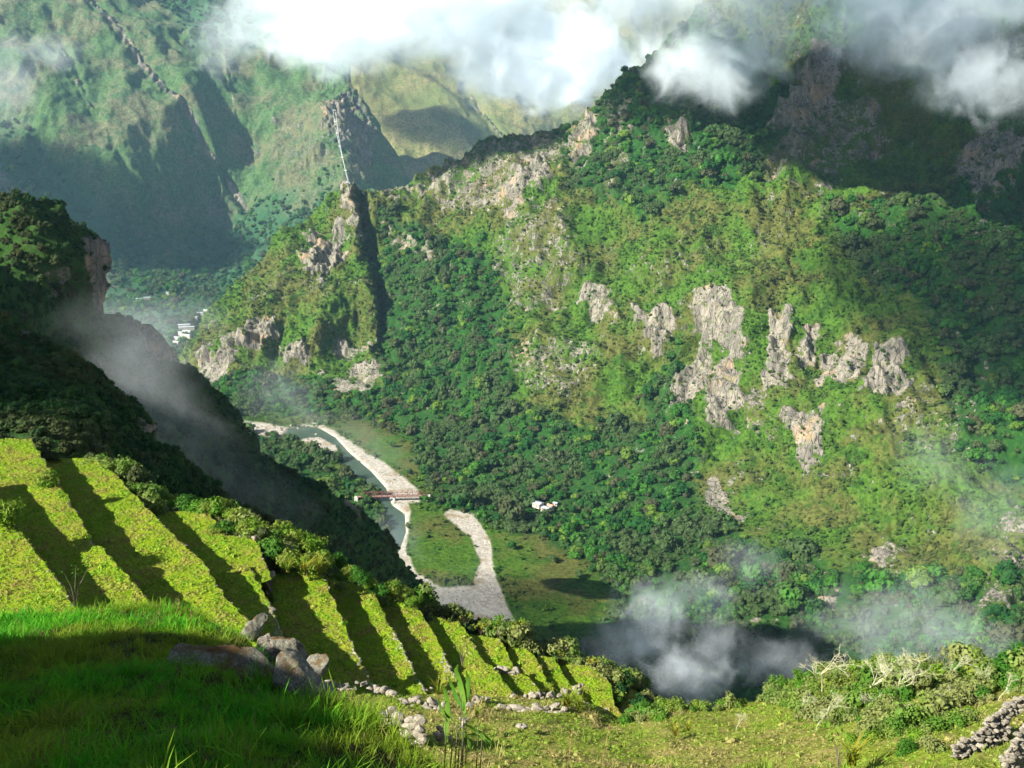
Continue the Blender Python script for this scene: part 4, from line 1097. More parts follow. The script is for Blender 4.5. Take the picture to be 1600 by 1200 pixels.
# blade leaved plants
def blade_plant(rng, n, h, w, lean=0.8):
    V, F = tuft(rng, n, h, w, 0.12 * h, lean, 4); return V, F
BLM = [mesh_only("leaf_blades", *blade_plant(np.random.default_rng(60 + k), 46, 1.0, 0.035), M_YEL) for k in range(3)]
for n_, (x, y, px, dd_, lb) in enumerate([(885, 1106, 34, 57, "yellow green blade leaved clump over the small dark notch of the platform"), (905, 1112, 26, 57, "smaller blade leaved clump right beside the notch of the platform"), (686, 1088, 26, 58, "spiky green clump at the lower end of the long terrace"),
                                          (475, 895, 26, 77, "yellowish spiky clump on the ground behind the white slab"), (498, 893, 24, 78, "broad leaved yellow clump under the rim bushes"), (450, 893, 20, 77, "low yellow clump closest to the white slab"),
                                          (1330, 1195, 46, 40, "bright arching blade leaves at the bottom of the meadow"), (1385, 1150, 34, 47, "yellow bladed clump below the lichen shrubs"), (1425, 1150, 30, 47, "yellow bladed clump near the dark leaved shrub"),
                                          (745, 1118, 16, 52, "little tuft of blades on the platform by the canes"), (1055, 1150, 20, 50, "green bladed tuft in the middle of the meadow"), (1075, 1142, 16, 51, "second bladed tuft in the middle of the meadow"), (855, 1082, 14, 60, "small bright plant among the wall stones")]):
    t_ = thing("blade_plant", lb, "plant", P(x, y, dd_), None, n_ * 2.1, px / FPX * dd_ * 1.05)
    part("leaf_blades", BLM[n_ % 3], t_)

# yellow leaved saplings standing on the rim
def sapling(loc, h, label, seed, mat=M_YEL, lean=(0, 0), nleaf=60, ls=0.11):
    rng = np.random.default_rng(seed)
    t_ = thing("sapling", label, "sapling", loc)
    J = Join(); tips = []
    for k in range(5):
        a = rng.uniform(0, 6.28); s = rng.uniform(0.1, 0.5) * h
        p = [np.array([0, 0, 0]), np.array([math.cos(a) * s * 0.3 + lean[0] * 0.4, math.sin(a) * s * 0.3, h * 0.5]), np.array([math.cos(a) * s + lean[0], math.sin(a) * s + lean[1], h * rng.uniform(0.8, 1.1)])]
        J.add(*tube(p, [0.03 * h / 2, 0.02 * h / 2, 0.008 * h / 2], 5)); tips.append(p[2])
    J.obj("stem", M_TWIG, t_)
    V = []
    for k in range(nleaf):
        c = tips[k % 5] + rng.normal(0, 0.10 * h, 3); u = rng.normal(size=3); u /= np.linalg.norm(u); v = np.cross(u, rng.normal(size=3)); v /= np.linalg.norm(v)
        V += [c - u * ls, c - v * ls * 0.5, c + u * ls, c + v * ls * 0.5]
    me = mesh_only("sapling_leaves", V, np.arange(4 * nleaf).reshape(-1, 4), mat); part("leaves", me, t_)
sapling(P(752, 994, 81), 1.1, "small yellow leaved sapling at the brink beside the narrow terrace", 1)
sapling(P(778, 998, 80), 1.5, "yellow leaved sapling standing against the grey gravel bed", 2)
sapling(P(800, 1010, 80), 1.9, "leaning sapling with the brightest yellow leaves over the gravel bed", 3, lean=(0.5, 0))
sapling(P(729, 985, 81), 1.3, "thin sapling nearest the bushy corner of the long terrace", 4, nleaf=20)
sapling(P(875, 1030, 80), 0.7, "tiny bright sprig on the rim above the lowest terraces", 5, nleaf=30)
sapling(P(925, 1048, 78), 0.9, "bright sprig on the far corner of the lowest terrace", 6, nleaf=50)
sapling(P(118, 945, 16), 0.62, "thin flowering weed standing in the shadow between two terraces", 7, mat=M_BUSH, nleaf=26, ls=0.02)
sapling(P(1310, 1200, 30), 1.2, "dark stemmed young plant rising out of the meadow's lower edge", 8, mat=M_BUSH, nleaf=34, ls=0.10)
sapling(P(722, 1040, 56), 1.6, "thin weed with pale green leaves in front of the cross wall", 9, mat=M_BUSH, nleaf=26, ls=0.11)
sapling(P(232, 775, 96), 1.1, "bright feathery shrub sprouting at the terrace rim above the mist", 10, mat=M_BUSH, nleaf=70)
sapling(P(55, 722, 98), 1.6, "leafy sprout over the far corner of the shrub terrace", 12, mat=M_BUSH, nleaf=70)
sapling(P(75, 722, 98), 1.9, "taller leafy sprout against the dark crag", 13, mat=M_BUSHD, nleaf=80)

# canes in front of the platform
def canes():
    rng = np.random.default_rng(8)
    base = P(718, 1232, 8.4)
    t_ = thing("cane_plant", "cluster of tall thin canes with hanging blade leaves at the bottom of the picture", "cane plant", base)
    M_CANE = leaf_mat("dark_cane", (0.05, 0.06, 0.02), (0.08, 0.07, 0.03), (0.04, 0.05, 0.02), 4, 0, 0.2)
    M_CL = leaf_mat("cane_leaves", (0.050, 0.160, 0.012), (0.110, 0.210, 0.018), (0.080, 0.190, 0.015), 3, 0.4, 0.2)
    def at(x, y, dz=0): return P(x, y, 8.4 + dz) - base
    for (x0, x1, yt, lf) in [(694, 697, 1118, 1), (702, 708, 1130, 0), (713, 722, 1085, 1), (718, 726, 1100, 1), (728, 728, 1112, 0), (742, 748, 1132, 0), (722, 724, 1142, 0), (708, 716, 1120, 0), (748, 754, 1140, 0)]:
        J = Join(); dz = rng.uniform(-0.15, 0.15)
        J.add(*tube([at(x0, 1236, dz), at((x0 + x1) / 2, (1236 + yt) / 2, dz), at(x1, yt, dz)], [0.0065, 0.0055, 0.0035], 6)); J.obj("stem", M_CANE, t_, True)
    def leaf(pp, w):
        J = Join(); pp = [np.array(p) for p in pp]; n = len(pp)
        V = []
        for k, p in enumerate(pp):
            tt = k / (n - 1); q = w * math.sin(math.pi * min(0.97, 0.12 + 0.88 * tt)) ** 0.8
            d_ = pp[min(k + 1, n - 1)] - pp[max(0, k - 1)]; s = np.cross(d_, [0.2, 1, 0.3]); s /= np.linalg.norm(s)
            V += [p - s * q, p + [0, -0.004, 0.002], p + s * q]
        F = []
        for k in range(n - 1):
            F += [(3 * k, 3 * k + 1, 3 * k + 4, 3 * k + 3), (3 * k + 1, 3 * k + 2, 3 * k + 5, 3 * k + 4)]
        J.add(V, F); J.obj("leaf", M_CL, t_, True)
    for pp, w in [([(698, 1160), (697, 1135), (700, 1108), (696, 1080), (690, 1068)], 0.022), ([(726, 1115), (724, 1090), (718, 1065), (712, 1048), (716, 1038)], 0.024), ([(722, 1110), (730, 1085), (732, 1062), (728, 1048)], 0.02),
                  ([(730, 1120), (716, 1095), (706, 1072), (700, 1056)], 0.018), ([(724, 1130), (738, 1138), (752, 1146), (764, 1160)], 0.018), ([(746, 1140), (758, 1148), (766, 1158), (768, 1170)], 0.016), ([(700, 1125), (690, 1110), (684, 1090)], 0.013),
                  ([(724, 1150), (740, 1146), (752, 1152), (762, 1162)], 0.014), ([(712, 1132), (704, 1120), (694, 1116), (688, 1124)], 0.013), ([(728, 1180), (734, 1166), (730, 1150)], 0.014)]:
        a = np.array(pp, float); s = np.linspace(0, 1, 10); ss = np.linspace(0, 1, len(a))
        q = np.stack([np.interp(s, ss, a[:, 0]), np.interp(s, ss, a[:, 1])], -1)
        leaf([at(x, y, 0.08 * math.sin(3 * f_)) for (x, y), f_ in zip(q, s)], w * 1.15)
canes()
def seed_stalks():
    rng = np.random.default_rng(12)
    M = leaf_mat("seed_stalks", (0.24, 0.15, 0.06), (0.30, 0.20, 0.08), (0.20, 0.10, 0.05), 4, 0.1, 0.2)
    for n_, (x, y, d, h, dx, lb) in enumerate([(884, 1240, 10, 0.75, 8, "pale bare stalk standing in front of the meadow"), (876, 1240, 10.4, 0.55, -20, "short bent stalk beside the pale bare stalk"), (938, 1235, 11, 0.85, 12, "reddish seeding grass stalk nearest the lowest terrace"),
                                               (250, 985, 12.4, 0.34, 3, "pale grass stalk at the crest of the bright bank"), (276, 985, 12.4, 0.40, 8, "tallest pale grass stalk on the bright bank"), (300, 990, 12.2, 0.3, 2, "short pale grass stalk near the boulder")]):
        b = P(x, y, d); t_ = thing("grass_stalk", lb, "grass stalk", b)
        J = Join(); e = P(x + dx, y, d) - b + [0, 0, h]
        J.add(*tube([np.zeros(3), e * 0.5 + rng.normal(0, 0.01, 3), e], [0.004, 0.003, 0.0015], 5)); J.obj("stem", M, t_, True)
        J = Join()
        for k in range(22):
            f_ = rng.uniform(0.6, 1.0); c = e * f_; q = rng.normal(0, 0.02, 3); J.add(*tube([c, c + q + [0, 0, 0.03]], [0.003, 0.0008], 3))
        J.obj("seed_head", M, t_)
seed_stalks()

# ------------------------------------------------------------------ boulders and loose stone
def boulder(name, label, outline_c, d, half, seed, rot=(0, 0, 0), mat=None, cuts=14, sub=5, rough=0.09, group=None):
    iV, iF = ico(sub)
    rg = np.random.default_rng(seed)
    V = iV.copy()
    for c in range(cuts):
        nrm = rg.normal(size=3); nrm /= np.linalg.norm(nrm); h = rg.uniform(0.38, 0.66)
        dd = V @ nrm; V = V - np.maximum(dd - h, 0)[:, None] * nrm * 0.92
    V = V * np.array(half)
    s = float(np.mean(half))
    nn = iV / np.array(half); nn /= np.linalg.norm(nn, axis=1)[:, None]
    V = V + nn * (rough * s * fbm(V / s * 1.4 + seed, 4) + rough * 0.35 * s * (ridged(V / s * 3.5 + seed, 4) - 0.9))[:, None]
    if d < 0: d = float(_lf(np.array(outline_c, float))) - d - 100
    c = P(outline_c[0], outline_c[1], d)
    o = mesh_from(name, V, iF, mat or M_BOULDER, True); o.location = c.tolist(); o.rotation_euler = rot
    tag(o, label, "boulder", group, "thing"); return o
boulder("boulder", "long dark grey boulder sunk in the lawn where the shadow begins", (362, 1046), -100.0, (0.74, 0.46, 0.32), 3, (0.25, 0.12, 0.1))
boulder("boulder", "speckled upright boulder with a slanting edge beside the row of stones", (458, 1072), -99.9, (0.42, 0.36, 0.50), 8, (0.15, 0.62, 0.2))
boulder("boulder", "brownish mossy boulder capping the cluster", (456, 1018), -100.3, (0.42, 0.34, 0.25), 15, (0.1, 0.55, 0.3))
boulder("boulder", "small whitish boulder at the lower end of the pale coping stones", (412, 1014), -100.1, (0.22, 0.20, 0.15), 21, (0, -0.5, 0.3), M_STONE)
boulder("boulder", "shaded dark boulder wedged behind the speckled one", (490, 1052), -100.5, (0.22, 0.34, 0.38), 27, (0, 0.6, 0))
boulder("boulder", "dark bluish stone half hidden between two terrace walls", (400, 978), 60, (1.0, 1.0, 0.9), 33)
boulder("boulder", "flat white slab lying at the end of the notched terrace", (419, 902), 76.5, (1.25, 0.6, 0.26), 41, (0.2, -0.35, 0.2), M_STONE, 8, 4, 0.05)
boulder("boulder", "rounded grey stone on the far corner of the notched terrace", (397, 840), 81, (0.28, 0.28, 0.24), 45, (0, 0, 0), M_STONE, 5, 3, 0.05)

ROWG = "loose stones lying along the platform edge"
rs = np.random.default_rng(5)
def loose(x, y, d, s, label="rounded pale stone in the line along the platform's upper edge", grp=ROWG):
    o = stone(P(x, y, d), s, None, "stone"); tag(o, label, "stone", grp, "thing"); return o
row = resample([(492, 1078), (512, 1070), (548, 1074), (575, 1070), (592, 1078), (610, 1086), (630, 1094), (655, 1098), (700, 1104)], 30)
for k, (x, y) in enumerate(row):
    d = float(_pf(np.array([x, y + 4], float))) - 0.3
    loose(x + rs.normal(0, 2.5), y + rs.normal(0, 3), d, rs.uniform(0.18, 0.40), "%s stone from the boulders in the line along the platform's upper edge" % nth(k))
    if rs.uniform() < 0.4: loose(x + rs.normal(0, 3), y + 6, d - 0.5, rs.uniform(0.15, 0.28), "small stone in front of the %s stone of the line from the boulders" % nth(k))
for cx, cy, n, sx, sy, d, lb in [(790, 1046, 12, 15, 4, 74, "white stone on the small cross wall"), (752, 1092, 9, 9, 6, 57, "pale stone in the heap below the cross wall"), (732, 1104, 5, 10, 4, 55, "pale stone lying before the cross wall heap"),
                                 (838, 1088, 20, 34, 4, 59.5, "pale stone along the platform footing"), (885, 1082, 12, 14, 6, 62, "stone in the brownish heap by the blade plants"), (905, 1075, 8, 8, 6, 66, "white stone tumbled beside the lowest terrace"),
                                 (915, 1106, 8, 12, 7, 60, "white stone at the notch beside the lowest terrace"), (944, 1114, 5, 8, 4, 61, "white stone along the foot of the lowest terrace"), (690, 1150, 8, 12, 12, 44, "pale block between the broken wall and canes"),
                                 (570, 1132, 6, 12, 5, 45, "pale block at the foot of the shaded bank"), (724, 1128, 5, 8, 6, 47, "pale block lying behind the canes"), (810, 1136, 5, 12, 2, 48, "flat stone lying in the meadow turf")]:
    _xs = sorted(cx + rs.normal(0, sx * 0.6) for k in range(n))
    for k in range(n):
        loose(_xs[k], cy + rs.normal(0, sy * 0.6), d + rs.uniform(-0.3, 0.3), rs.uniform(0.14, 0.34) * d / 60, "%s %s, from the boulder side" % (nth(k), lb), "pale stones tumbled from the old walls")

# broken wall end in the meadow, seen from its side
def stone_wall(label, top, bottom, d0, d1, cell, seed, thick=0.35, group=None, jit=0.3):
    """wall face between two lines of the picture, laid in rough blocks"""
    rg = np.random.default_rng(seed)
    c0 = P(top[0][0], bottom[0][1], d0)
    t_ = thing("stone_wall", label, "wall", c0, group)
    L = max(abs(top[-1][0] - top[0][0]), abs(top[-1][1] - top[0][1])); nc = max(3, int(L / cell))
    A, B = resample(top, nc), resample(bottom, nc)
    for i in range(nc):
        f = i / (nc - 1); d = d0 + (d1 - d0) * f
        h = np.linalg.norm(A[i] - B[i]); nr = max(1, int(round(h / cell)))
        for k in range(nr + 1):
            u = (k + 0.1 + rg.normal(0, 0.12)) / nr
            q = A[i] * (1 - u) + B[i] * u
            s = cell / FPX * d * rg.uniform(0.6, 0.95)
            stone(P(q[0] + rg.normal(0, cell * 0.25), q[1] + rg.normal(0, cell * 0.2), d + rg.uniform(-0.08, 0.08)), (s * rg.uniform(1.1, 2.2), s * rg.uniform(0.9, 1.3), s * rg.uniform(0.8, 1.3)), t_, rot=(rg.normal(0, 0.15), rg.normal(0, 0.15), rg.normal(0, 0.3)))
    J = Join(); n = len(A)
    dd = np.linspace(d0, d1, n) + 0.2
    Vt, Vb = P(A[:, 0], A[:, 1] + cell * 0.6, dd), P(B[:, 0], B[:, 1] + 4, dd)
    back = np.array([0.1, 0.35, -0.15])
    V = np.concatenate([Vt, Vb, Vt + back, Vb + back]) - c0
    F = []
    for i in range(n - 1):
        F += [(i, i + 1, n + i + 1, n + i), (2 * n + i, 3 * n + i, 3 * n + i + 1, 2 * n + i + 1), (i, 2 * n + i, 2 * n + i + 1, i + 1)]
    F += [(0, n, 3 * n, 2 * n), (n - 1, 3 * n - 1, 4 * n - 1, 2 * n - 1)]
    mesh_from("rubble_core", V, F, M_WALL, False, None, None, t_)
    return t_
stone_wall("broken wall end of upright blocks in the meadow beside the shaded bank", [(596, 1116), (612, 1114), (630, 1118), (655, 1124)], [(606, 1160), (622, 1166), (640, 1172), (656, 1178)], 44, 43, 11.5, 4)
stone_wall("curved pale stone wall climbing out of the scrub at the corner", [(1492, 1166), (1520, 1150), (1540, 1136), (1552, 1118), (1572, 1104), (1592, 1092), (1612, 1080)], [(1492, 1180), (1520, 1184), (1552, 1186), (1566, 1162), (1580, 1118), (1598, 1100), (1616, 1087)], 38.5, 42, 6.5, 5)
stone_wall("second pale stone wall cut by the corner of the picture, behind the grass patch", [(1572, 1182), (1584, 1160), (1598, 1142), (1618, 1118)], [(1574, 1212), (1590, 1212), (1606, 1212), (1626, 1212)], 35, 36, 7, 6)
stone_wall("low dressed corner of the platform with a dark notch under the blade plants", [(782, 1106), (820, 1106), (855, 1106), (880, 1107)], [(782, 1112), (820, 1112), (855, 1112), (880, 1113)], 56, 56, 8, 7)

# ------------------------------------------------------------------ valley: trees one can tell apart, bridge, houses
TRG = "trees standing along the river meadows"
TK = []
for k in range(4):
    rg = np.random.default_rng(500 + k)
    V, F, L = crown_geo(rg, 520, 0.075, 11, 0.95); V = V + [0, 0, 0.35]; L[:, 2] += 0.35; V, F = add_core(V, F, L)
    J = limb_mesh(rg, 5, 0.95, 0.05, 0.4); J.add(*tube([(0, 0, -0.6), (0, 0, 0), (0.02, 0, 0.4)], [0.08, 0.065, 0.05], 7))
    TK.append((mesh_only("tree_crown", V, F, M_TREE), mesh_only("tree_trunk", J.V, J.F, M_TRUNK)))
tr = np.random.default_rng(17)
tree_px = [(612, 700), (640, 742), (668, 752), (655, 716), (690, 770), (720, 778), (748, 790), (770, 800), (790, 812), (560, 770), (585, 783), (548, 752), (575, 800), (590, 815), (520, 735), (540, 800), (560, 820), (500, 720), (470, 705), (450, 700), (430, 695), (665, 785), (684, 790),
           (800, 822), (820, 835), (850, 842), (880, 848), (905, 870), (930, 880), (955, 905), (975, 930), (985, 960), (905, 905), (865, 880), (800, 860), (850, 785), (880, 775), (820, 770), (840, 812), (870, 815), (895, 805), (790, 780), (760, 760), (735, 745), (700, 735), (560, 840), (580, 850),
           (905, 780), (925, 800), (950, 815), (980, 830), (1010, 850), (1040, 880), (1060, 905), (1000, 880), (1025, 915), (665, 690), (690, 700), (640, 680), (600, 660), (570, 648), (540, 640), (510, 640), (1185, 960), (1150, 1000), (1190, 1010), (1210, 1030), (1120, 1060), (1160, 1070), (400, 690), (415, 705)]
pool = []
for k, (x, y) in enumerate(tree_px):
    z = FLOOR + 1; p0 = PZ(x, y, z); r = tr.uniform(5.0, 8.0)
    d = float(SH_MAIN["field"](np.array([x, y], float)))
    p0 = P(x, y, d); p0[2] -= 0.5
    t_ = thing("tree", "single broadleaf tree with a round crown in the river meadows", "tree", p0, TRG, tr.uniform(0, 6.28), (r, r, r * tr.uniform(0.85, 1.1)))
    cr, tk = TK[k % 4]; part("crown", cr, t_); part("trunk", tk, t_); pool.append((t_, x, y))

by_landmark(pool, [("the bridge's near end", 560, 776), ("the bridge's forest end", 668, 774), ("the tip of the gravel arm", 720, 798), ("the farmhouses", 852, 795), ("the river's upper bend", 490, 665), ("the open meadow's forest corner", 900, 870), ("the valley mist", 1060, 930), ("the small meadow upstream", 640, 700), ("the pale road cut", 1190, 970), ("the open meadow's upper end", 790, 830)],
            "round crowned tree in the valley, %s to %s")
t = NT("rusty_truss_paint"); M_RUST = t.surf(t.mix(t.ramp(t.noise(0.5, 4), 0.4, 0.6), (0.17, 0.060, 0.045), (0.12, 0.055, 0.045)), 0.7, None, 0.3)
t = NT("pale_concrete"); M_CONC = t.surf(t.mix(t.ramp(t.noise(0.6, 4), 0.4, 0.6), (0.50, 0.47, 0.41), (0.38, 0.36, 0.32)), 0.9, None, 0.2)
def tin(name, a, b):
    t = NT(name)
    w = t.n.new("ShaderNodeTexWave"); w.inputs["Scale"].default_value = 1.2; w.bands_direction = 'X'; t.l.new(t.n.new("ShaderNodeTexCoord").outputs["Object"], w.inputs[0])
    return t.surf(t.mix(t.ramp(t.noise(0.3, 5), 0.45, 0.65), a, b), 0.45, t.bump(w.outputs[1], 0.5, 0.05), 0.5)
M_TIN, M_TINRED = tin("tin_roof_sheet", (0.30, 0.33, 0.36), (0.20, 0.21, 0.22)), tin("rusty_tin_roof_sheet", (0.42, 0.14, 0.09), (0.50, 0.30, 0.24))
t = NT("limewashed_wall"); M_LIME = t.surf(t.mix(t.ramp(t.noise(0.5, 4), 0.4, 0.6), (0.36, 0.32, 0.26), (0.27, 0.24, 0.2)), 0.9, None, 0.2)
t = NT("dark_opening"); M_HOLE = t.surf((0.02, 0.02, 0.022), 0.5, None, 0.3)

def bridge():
    z = FLOOR + 7.0
    a, b = PZ(558, 776, z), PZ(668, 774, z); a[2] = b[2] = z
    c = (a + b) / 2; L = np.linalg.norm(b - a); ux = (b - a) / L; rz = math.atan2(ux[1], ux[0])
    t_ = thing("truss_bridge", "rust red steel truss bridge crossing the river on a pale pier", "bridge", c, None, rz)
    H, W = 5.6, 2.4
    J = Join(); J.box((0, 0, 0), (L / 2, W + 0.3, 0.3)); J.obj("deck", M_RUST, t_)
    J = Join()
    for y in (-0.75, 0.75): J.box((0, y, 0.40), (L / 2 + 3, 0.06, 0.08))
    J.obj("rail_track", M_CONC, t_)
    n = 14
    for s in (-1, 1):
        J = Join(); y = s * W; xs = np.linspace(-L / 2, L / 2, n + 1)
        J.bar((xs[0], y, 0.3), (xs[-1], y, 0.3), 0.28); J.bar((xs[1], y, H), (xs[-2], y, H), 0.24)
        J.bar((xs[0], y, 0.3), (xs[1], y, H), 0.22); J.bar((xs[-1], y, 0.3), (xs[-2], y, H), 0.22)
        for k in range(1, n):
            J.bar((xs[k], y, 0.3), (xs[k], y, H), 0.15)
            if k < n - 1: J.bar((xs[k], y, H if k < n / 2 else 0.3), (xs[k + 1], y, 0.3 if k < n / 2 else H), 0.18)
        J.obj("truss", M_RUST, t_)
    J = Join()
    for k in range(1, n): J.bar((xs[k], -W, H), (xs[k], W, H), 0.16)
    J.obj("cross_bracing", M_RUST, t_)
    for x in (-0.02 * L, ): 
        J = Join(); J.add(*tube([(x + 4, 0, -9), (x + 4, 0, -0.3)], [2.0, 1.5], 10)); J.obj("pier", M_CONC, t_)
    for x in (-L / 2 - 1, L / 2 + 1):
        J = Join(); J.box((x, 0, -4.2), (2.2, 3.8, 4.1)); J.obj("abutment", M_CONC, t_)
bridge()

def house(x, y, d, w, l, h, rz, label, roof=None, rh=1.2, group=None, cat="house", gable=True):
    p = P(x, y, d); t_ = thing("house", label, cat, p, group, rz)
    J = Join(); J.box((0, 0, h / 2 - 1), (l / 2, w / 2, h / 2 + 1)); wl = J.obj("wall", M_LIME, t_)
    e = 0.6
    for s in (-1, 1):
        V = [(-l / 2 - e, s * (w / 2 + e), h - 0.1), (l / 2 + e, s * (w / 2 + e), h - 0.1), (l / 2 + e, 0, h + rh), (-l / 2 - e, 0, h + rh)]
        V2 = [(a_, b_, c_ + 0.12) for a_, b_, c_ in V]
        mesh_from("roof_sheet", V + V2, [(0, 1, 2, 3), (7, 6, 5, 4), (0, 4, 5, 1), (1, 5, 6, 2), (2, 6, 7, 3), (3, 7, 4, 0)], roof or M_TIN, False, None, None, t_)
    for s in (-1, 1):
        mesh_from("gable", [(s * l / 2, -w / 2, h), (s * l / 2, w / 2, h), (s * l / 2, 0, h + rh)], [(0, 1, 2)], M_LIME, False, None, None, t_)
    J = Join(); J.box((0.15 * l, -w / 2 - 0.03, 1.0), (0.5, 0.05, 1.0)); J.obj("door", M_HOLE, t_)
    for xx in (-0.28 * l, 0.36 * l):
        J = Join(); J.box((xx, -w / 2 - 0.03, h * 0.55), (0.55, 0.05, 0.5)); J.obj("window", M_HOLE, t_)
    return t_
hd = float(SH_MAIN["field"](np.array([850, 795], float)))
house(841, 790, hd - 6, 9, 11, 3.6, -0.75, "larger farmhouse with a pale grey tin roof in the valley forest", M_TIN)
house(853, 797, hd - 12, 7, 11, 3.4, -0.75, "lower farmhouse with a bluish tin roof adjoining the larger one", M_TIN)
house(860, 793, hd - 6, 5, 8, 3.0, -0.75, "shed with a red tin roof behind the bluish farmhouse", M_TINRED)
house(868, 789, hd - 2, 3.5, 5, 2.6, -0.5, "small outbuilding with a whitish roof uphill of the red shed", M_TIN)
_twn = []
TG = "long pale roofed buildings of the distant settlement"
for n_, (x, y, l, w, rz, lb) in enumerate([(288, 512, 24, 8, 0.25, "long white roofed building at the top of the distant settlement"), (292, 516, 30, 6, 0.3, None), (283, 524, 10, 6, -0.5, None), (290, 528, 26, 6, -0.4, "longest of the slanted roofs stepping down the distant settlement"), (277, 532, 12, 6, -0.45, None),
                                           (276, 539, 14, 6, -0.45, None), (292, 522, 20, 4, -0.4, None), (263, 553, 24, 5, 0.35, "narrow pale roof lowest of all beside the dark shoulder"), (305, 500, 10, 6, 0.1, None), (313, 493, 14, 6, 0.2, None), (322, 489, 12, 7, -0.5, "pale roof half hidden behind the pyramid ridge"),
                                           (218, 471, 16, 8, 0.1, "white building alone in the valley forest, its bigger half"), (230, 469, 16, 6, 0.35, "narrow white annex beside the lone white building"), (262, 461, 7, 5, 0, "tiny white hut high in the valley forest"), (252, 522, 9, 5, 0.3, None)]):
    d = depth_on(SH_FAR, x, y) + 15
    _h = house(x, y - 1, d - 25, w * 1.25, l * 1.25, 7, rz, lb or "pale roofed building among the parallel roofs of the distant settlement", M_TIN, 1.5, TG)
    if lb is None: _twn.append((_h, x, y))

by_landmark(_twn, [("the longest slanted roof", 290, 528), ("the topmost long white roof", 288, 512), ("the dark shoulder", 262, 528)], "pale roofed building of the distant settlement, %s to %s")
# boulders in the rapids and on the gravel banks
rgm = SH_MAIN["M"]["gravel"]
p, i, j = pick(SH_MAIN, rgm * sstep(0.0, 0.6, fbm(SH_MAIN["G"] / 30 + 2, 3) + 0.1), 7.0, 51)
p = p[in_view(p, 10)]
k = poly_sd(np.stack([p[:, 0], p[:, 1]], -1), [(-2000, 1350), (-300, 1350), (-300, 1800), (-2000, 1800)]) < 0
rr_ = np.where(k, 1.8, 0.8) * _g.lognormal(0, 0.4, len(p)); p[:, 2] += 0.1
C_ROCK = source_coll("river_stone_source", STONE_MESHES)
scatter("river_gravel_boulders", p, rr_, C_ROCK, 8, seed=52)

# the twin pipes on the far peak
t = NT("pale_pipe_paint"); M_PIPE = t.surf((0.34, 0.36, 0.34), 0.5, None, 0.3)
def pipeline():
    pts_ = [(522, 172), (524, 190), (527, 208), (531, 228), (535, 246), (540, 266), (545, 286)]
    base = P(545, 286, depth_on(SH_FAR, 545, 286))
    t_ = thing("pipeline", "twin pale water pipes running straight down the far peak", "pipeline", base)
    for dx in (-1.6, 2.4):
        q = resample([(x + dx + (0 if y < 170 else (y - 172) * -0.012 * dx), y) for x, y in pts_], 12)
        J = Join(); J.add(*tube([P(x, y, depth_on(SH_FAR, x, y) - 6) - base for x, y in q], 1.1, 6)); J.obj("pipe", M_PIPE, t_, True)
    for k in range(0, 7):
        x, y = pts_[k]; d = depth_on(SH_FAR, x, y) - 4
        J = Join(); J.box(P(x, y, d) - base, (5, 3, 1.5)); J.obj("anchor_block", M_CONC, t_)
pipeline()
q = resample([(541, 284), (548, 288), (556, 293), (566, 300), (570, 304)], 14)
J = Join(); base = P(545, 290, 1925)
J.add(*tube([P(x, y, 1925 + 12 * k / 14) - base for k, (x, y) in enumerate(q)], 1.3, 6)); o = J.obj("pipe_end", M_PIPE, None, True); o.location = base.tolist()
tag(o, "short pale pipe crossing the ridge just below the twin pipes", "pipe", None, "thing")

# ------------------------------------------------------------------ air, mist and cloud
def haze_box():
    x0, x1, y0, y1, z0, z1 = -9000, 9000, -400, 9500, -640, 1000
    V = [(x, y, z) for x in (x0, x1) for y in (y0, y1) for z in (z0, z1)]
    F = [(0, 1, 3, 2), (4, 6, 7, 5), (0, 4, 5, 1), (2, 3, 7, 6), (0, 2, 6, 4), (1, 5, 7, 3)]
    t = NT("thin_haze")
    v = t.n.new("ShaderNodeVolumePrincipled")
    v.inputs["Color"].default_value = (0.40, 0.72, 1.0, 1); v.inputs["Density"].default_value = HAZE
    v.inputs["Anisotropy"].default_value = 0.1
    t.l.new(v.outputs[0], t.out.inputs["Volume"])
    o = mesh_from("haze", V, F, t.m, False, None, "stuff")
HAZE = 0.000020
haze_box()

def cloud_mat(density, scale, lo, hi, seed, aniso=0.0, tint=(0.90, 0.97, 1.0), detail=5):
    t = NT("mist_vapour")
    tc = t.n.new("ShaderNodeTexCoord").outputs["Object"]
    ln = t.n.new("ShaderNodeVectorMath"); ln.operation = 'LENGTH'; t.l.new(tc, ln.inputs[0])
    fall = t.ramp(ln.outputs["Value"], 1.0, 0.1)
    p = t.n.new("ShaderNodeVectorMath"); p.operation = 'ADD'; t.l.new(t.pos(), p.inputs[0]); p.inputs[1].default_value = (seed * 371.0, seed * 113.0, 0)
    n = t.noise(1.0 / scale, detail, 0.6, p.outputs[0], dist=0.9)
    # the rim is eaten away by the noise, the core stays full
    n = t.math('MULTIPLY_ADD', n, 2.3, -0.65)
    k = t.math('ADD', n, t.math('MULTIPLY', t.math('SUBTRACT', fall, 0.5), 0.95))
    k = t.math('MULTIPLY', t.ramp(k, lo, hi), t.ramp(fall, 0.0, 0.35))
    v = t.n.new("ShaderNodeVolumePrincipled")
    v.inputs["Color"].default_value = (*tint, 1); v.inputs["Anisotropy"].default_value = aniso
    t.l.new(t.math('MULTIPLY', k, density), v.inputs["Density"])
    t.l.new(v.outputs[0], t.out.inputs["Volume"])
    return t.m

_iV, _iF = ico(2)
_seed = [0]
def puff(name, px, py, d, r, density, scale, lo=0.40, hi=1.05, roll=0.0, **kw):
    _seed[0] += 1
    m = cloud_mat(density, scale, lo, hi, _seed[0], **kw)
    o = mesh_from(name, _iV * 1.02, _iF, m, False, None, "stuff")
    o.location = P(px, py, d).tolist(); o.scale = r; o.rotation_euler = (0, roll, 0)
    return o
